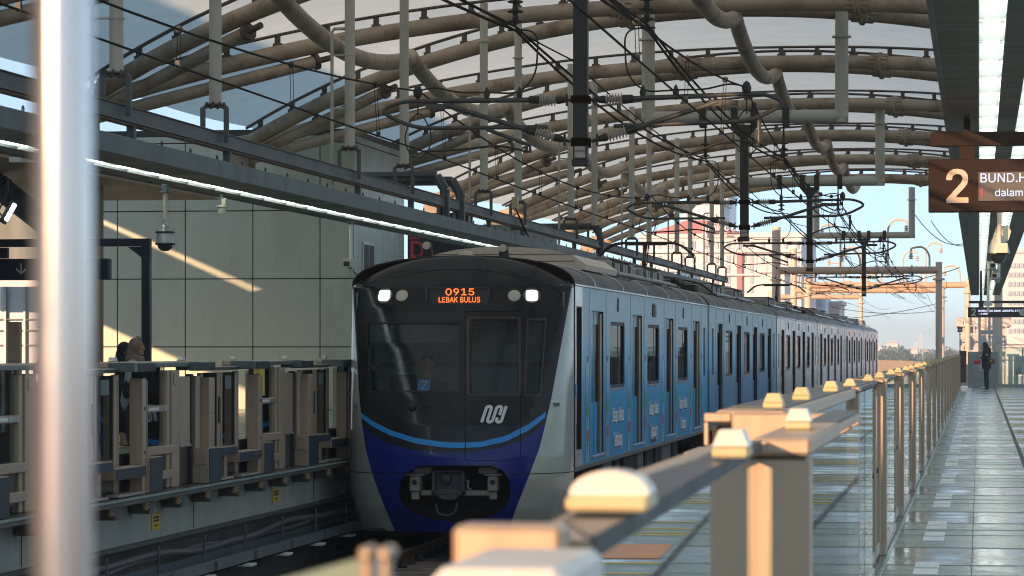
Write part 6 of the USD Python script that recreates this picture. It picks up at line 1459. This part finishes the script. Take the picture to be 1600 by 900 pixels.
a2, c2 = PY(1112, 374, MY), PY(1160, 362, MY); put('roof', MB().prism([(a2[0], z1 + .5), (c2[0], z1 + .5), (c2[0], c2[2]), (a2[0], c2[2] + .1)], MY - 1.0, MY - .55, 'y'), 'tile_roof', t)
put('gable', MB().prism([(PY(1098, 378, MY)[0], z1 - .5), (PY(1106, 378, MY)[0], z1 - .5), (PY(1102, 352, MY)[0], PY(0, 350, MY)[2])], MY - 1.4, MY - 1.05, 'y'), 'bld_white', t)
o = PY(1099, 361, MY); put('lettering', MB().text('m bloc m', 9.5 * MY / F, (o[0], MY - 1.5, o[2]), '-y', .2, True), 'white', t)
o = PY(1126, 366.5, MY); put('lettering', MB().text('SPACE', 2.6 * MY / F, (o[0], MY - 1.5, o[2]), '-y', .1, True), 'white', t)
put('red_band', MB().boxb(PY(1152, 0, MY)[0], PY(1160, 0, MY)[0], MY - .4, MY - .01, -3, PY(0, 398, MY)[2]), 'tile_roof', t)
block('apartment_tower', 'pale blue tower behind the mall roof', 1066, 1112, 320, 440, 20, 'bld_blue', 6, 14)
block('apartment_tower', 'slim grey blue tower right of the mall lettering', 1128, 1138, 306, 420, 14, 'bld_blue', 3, 16)
block('apartment_tower', 'pale tower partly hidden behind the tall drop mast', 1112, 1126, 318, 380, 14, 'bld_grey', 3, 14)
block('low_building', 'pale blue low building between the roof posts', 962, 1062, 425, 260, 20, 'bld_blue', 10, 5)
block('apartment_block', 'white and blue apartment block behind the train roof, left one', 1222, 1262, 428, 420, 16, 'bld_white', 6, 10, wfrac=.55)
block('apartment_block', 'white and blue apartment block behind the train roof, right one', 1262, 1290, 452, 430, 16, 'bld_blue', 5, 8)
block('apartment_block', 'pink topped block behind the train roof', 1288, 1312, 476, 440, 16, 'bld_pink', 4, 6)
block('low_building', 'small pale building in front of the mall at the beam end', 1188, 1226, 426, 230, 12, 'bld_white', 5, 4)
# right side
t, x0, x1, z1 = block('scaffold_building', 'peach building behind scaffolding at the far end of the right platform', 1502, 1572, 510, 175, 12, 'bld_pink', 5, 4)
sc = put('scaffold', MB(), 'greyp', t) if False else None
g = MB()
for px in np.linspace(1502, 1572, 8): a = PY(px, 509, 172.5); g.boxb(a[0] - .035, a[0] + .035, 172.4, 172.5, -4, a[2])
for py in (509, 522, 535, 548): a, c = PY(1502, py, 172.5), PY(1572, py, 172.5); g.boxb(a[0], c[0], 172.41, 172.49, a[2] - .04, a[2] + .04)
for i in range(5): a, c = PY(1503 + i * 13, 522, 172.5), PY(1515 + i * 13, 535, 172.5); g.obox((a[0], 172.38, a[2]), (c[0], 172.38, c[2]), .05, .05, up=(0, 1, 0))
put('scaffold', g, 'greyp', t)
for px in (1508, 1527): a = PY(px, 505, 174); q = put('site_lamp', MB().boxb(a[0] - .12, a[0] + .12, 173.9, 174.1, a[2] - .08, a[2] + .1), 'white', t); put('lamp_post', MB().boxb(a[0] - .03, a[0] + .03, 174.0, 174.06, a[2] - .4, a[2] - .081), 'greyp', q)
block('glass_tower', 'pale grid fronted tower behind the far sign', 1566, 1640, 395, 300, 24, 'bld_grey', 9, 22, wfrac=.7, hfrac=.5)
block('glass_tower', 'pale hazy tower between the columns at the right', 1548, 1568, 430, 360, 16, 'bld_blue', 4, 16, wfrac=.7)
block('low_building', 'white low building beyond the glass railing', 1560, 1660, 538, 210, 10, 'bld_white', 9, 2)
# left side behind the concourse
block('office_building', 'pale office block far left behind the glazed facade', -220, 60, 455, 140, 20, 'bld_white', 14, 6)
# distant town: low hazy rooftops and mounded trees
rr = np.random.RandomState(3)
for i, (px, w, py, Y) in enumerate(((1394, 18, 535.5, 1500), (1428, 12, 546, 1500), (1447, 14, 550, 1300), (1374, 8, 541, 1500), (1473, 10, 547, 1500))):
    a = PY(px, py, Y); wd = w * Y / F / 2; z0 = a[2] - 2.2
    t = thing('distant_roof', f'distant pale low building above the trees, {["leftmost long one with flat roof", "small one with pitched roof in the middle", "flat one right of the middle", "tiny one beside the train end", "one beside the outer column"][i]}', 'building', (a[0], Y, 0))
    put('walls', MB().boxb(-wd, wd, 0, 12, z0, a[2]), 'bld_white', t); put('footing', MB().boxb(-wd * .8, wd * .8, 1, 11, -14, z0 - .001), 'foliage', t); put('roof', MB().prism([(-wd * 1.1, a[2]), (wd * 1.1, a[2]), (wd * .4, a[2] + .8), (-wd * .4, a[2] + .8)], -.5, 12.5, 'y'), 'bld_pink', t)
for i, px in enumerate((1431, 1439)):
    a = PY(px, 522 if i else 534, 1200); t = thing('lattice_mast', f'thin lattice mast far away over the trees, {"taller" if i else "shorter"} one', 'mast', (a[0], 1200, 0)); g = MB()
    for s in (-1, 1): g.obox((s * 1.4, 0, -14), (s * .2, 0, a[2]), .25, .25, up=(0, 1, 0))
    for q in range(6):
        z = -10 + q * (a[2] + 10) / 6; wq = 1.4 - 1.2 * (z + 14) / (a[2] + 14); g.obox((-wq, 0, z), (wq, 0, z + 2), .15, .15, up=(0, 1, 0))
    put('lattice', g, 'greyp', t)
def tree(px, ptop, wpx, Y, lab):
    Y = Y * 2.0; a = PY(px, ptop, Y); W = wpx * 1.15 * Y / F / 2; H = a[2] + 14
    t = thing('distant_tree', lab, 'tree', (a[0], Y, -14))
    put('trunk', MB().tube([(0, 0, 0), (.2, 0, H * .5), (0, 0, H * .75)], [W * .08, W * .06, W * .03], 7), 'leather', t)
    n = 1500; c = rr.normal(size=(26, 3)); c /= np.linalg.norm(c, axis=1)[:, None]; c *= rr.uniform(.35, .95, (26, 1)); c[:, 2] = np.abs(c[:, 2]) * 1.0 - .15
    P = c[rr.randint(0, 26, n)] + rr.normal(scale=.16, size=(n, 3)); P = P * [W, W * .8, H * .42] + [0, 0, H * .56]
    P[:, 2] = np.minimum(P[:, 2], H)
    sz = W * .13; d1 = rr.normal(size=(n, 3)); d1 /= np.linalg.norm(d1, axis=1)[:, None]; d2 = np.cross(d1, rr.normal(size=(n, 3))); d2 /= np.linalg.norm(d2, axis=1)[:, None]
    s = rr.uniform(.6, 1.4, (n, 1)) * sz
    v = np.stack([P - d1 * s, P + d2 * s * .7, P + d1 * s, P - d2 * s * .7], 1).reshape(-1, 3); q = np.arange(n)[:, None] * 4
    put('crown', MB().add(v, np.vstack([np.hstack([q, q + 1, q + 2]), np.hstack([q, q + 2, q + 3])])), 'foliage', t)
i = 0
for px, pt, w, Y in ((1366, 546, 40, 600), (1424, 548, 40, 500), (1494, 546, 40, 520), (1384, 541, 36, 560), (1408, 540, 34, 620), (1418, 543, 22, 520), (1432, 552, 36, 420), (1446, 547, 30, 640), (1460, 545, 26, 600), (1478, 540, 30, 560), (1490, 543, 28, 620), (1400, 553, 40, 400), (1374, 548, 20, 480), (1452, 554, 28, 430), (1468, 551, 34, 470), (1506, 548, 26, 520)):
    i += 1; tree(px, pt, w, Y, f'hazy round tree far beyond the parapet, {ORD[i - 1]} in no row, crown near the {"train end" if px < 1395 else "outer column" if px > 1455 else "middle of the gap"}' if False else f'hazy distant tree with {"broad" if w > 30 else "narrow"} crown, {ORD[i - 1]} of the tree line beyond the parapet')
solo_h = MB(); xs = np.linspace(-3000, 2500, 120)
hh = 10 + 14 * meshkit.fbm(np.stack([xs * .004, xs * 0, xs * 0], 1), 5, 4)
G = np.array([[[x, 2600 + 200 * r_, (-14 if r_ == 0 else -14 + h)] for x, h in zip(xs, hh)] for r_ in (0, 1)])
struct('hills', MB().grid(G), 'foliage')
# air
hz = MB().boxb(-3600, 3600, -1300, 4300, -15.3, 34)
hm = usdkit.material(stage, '/World/Looks/haze_air', {'v': ('principled_volume', {'color': (0.74, 0.90, 1.0), 'density': 0.00038, 'anisotropy': 0.0})}, [], volume='v.volume')
M['haze'] = hm
tag(put('haze', hz, 'haze'), None, None, None, 'stuff')
# neighbouring block beside the line on the left, outside the view; it stands between the low sun and the train
nbk = thing('neighbour_block', 'long concrete block beside the station, outside the view on the left', 'building')
put('walls', MB().boxb(-29.5, -27, -70, 44, -14, 12.3), 'bld_grey', nbk)
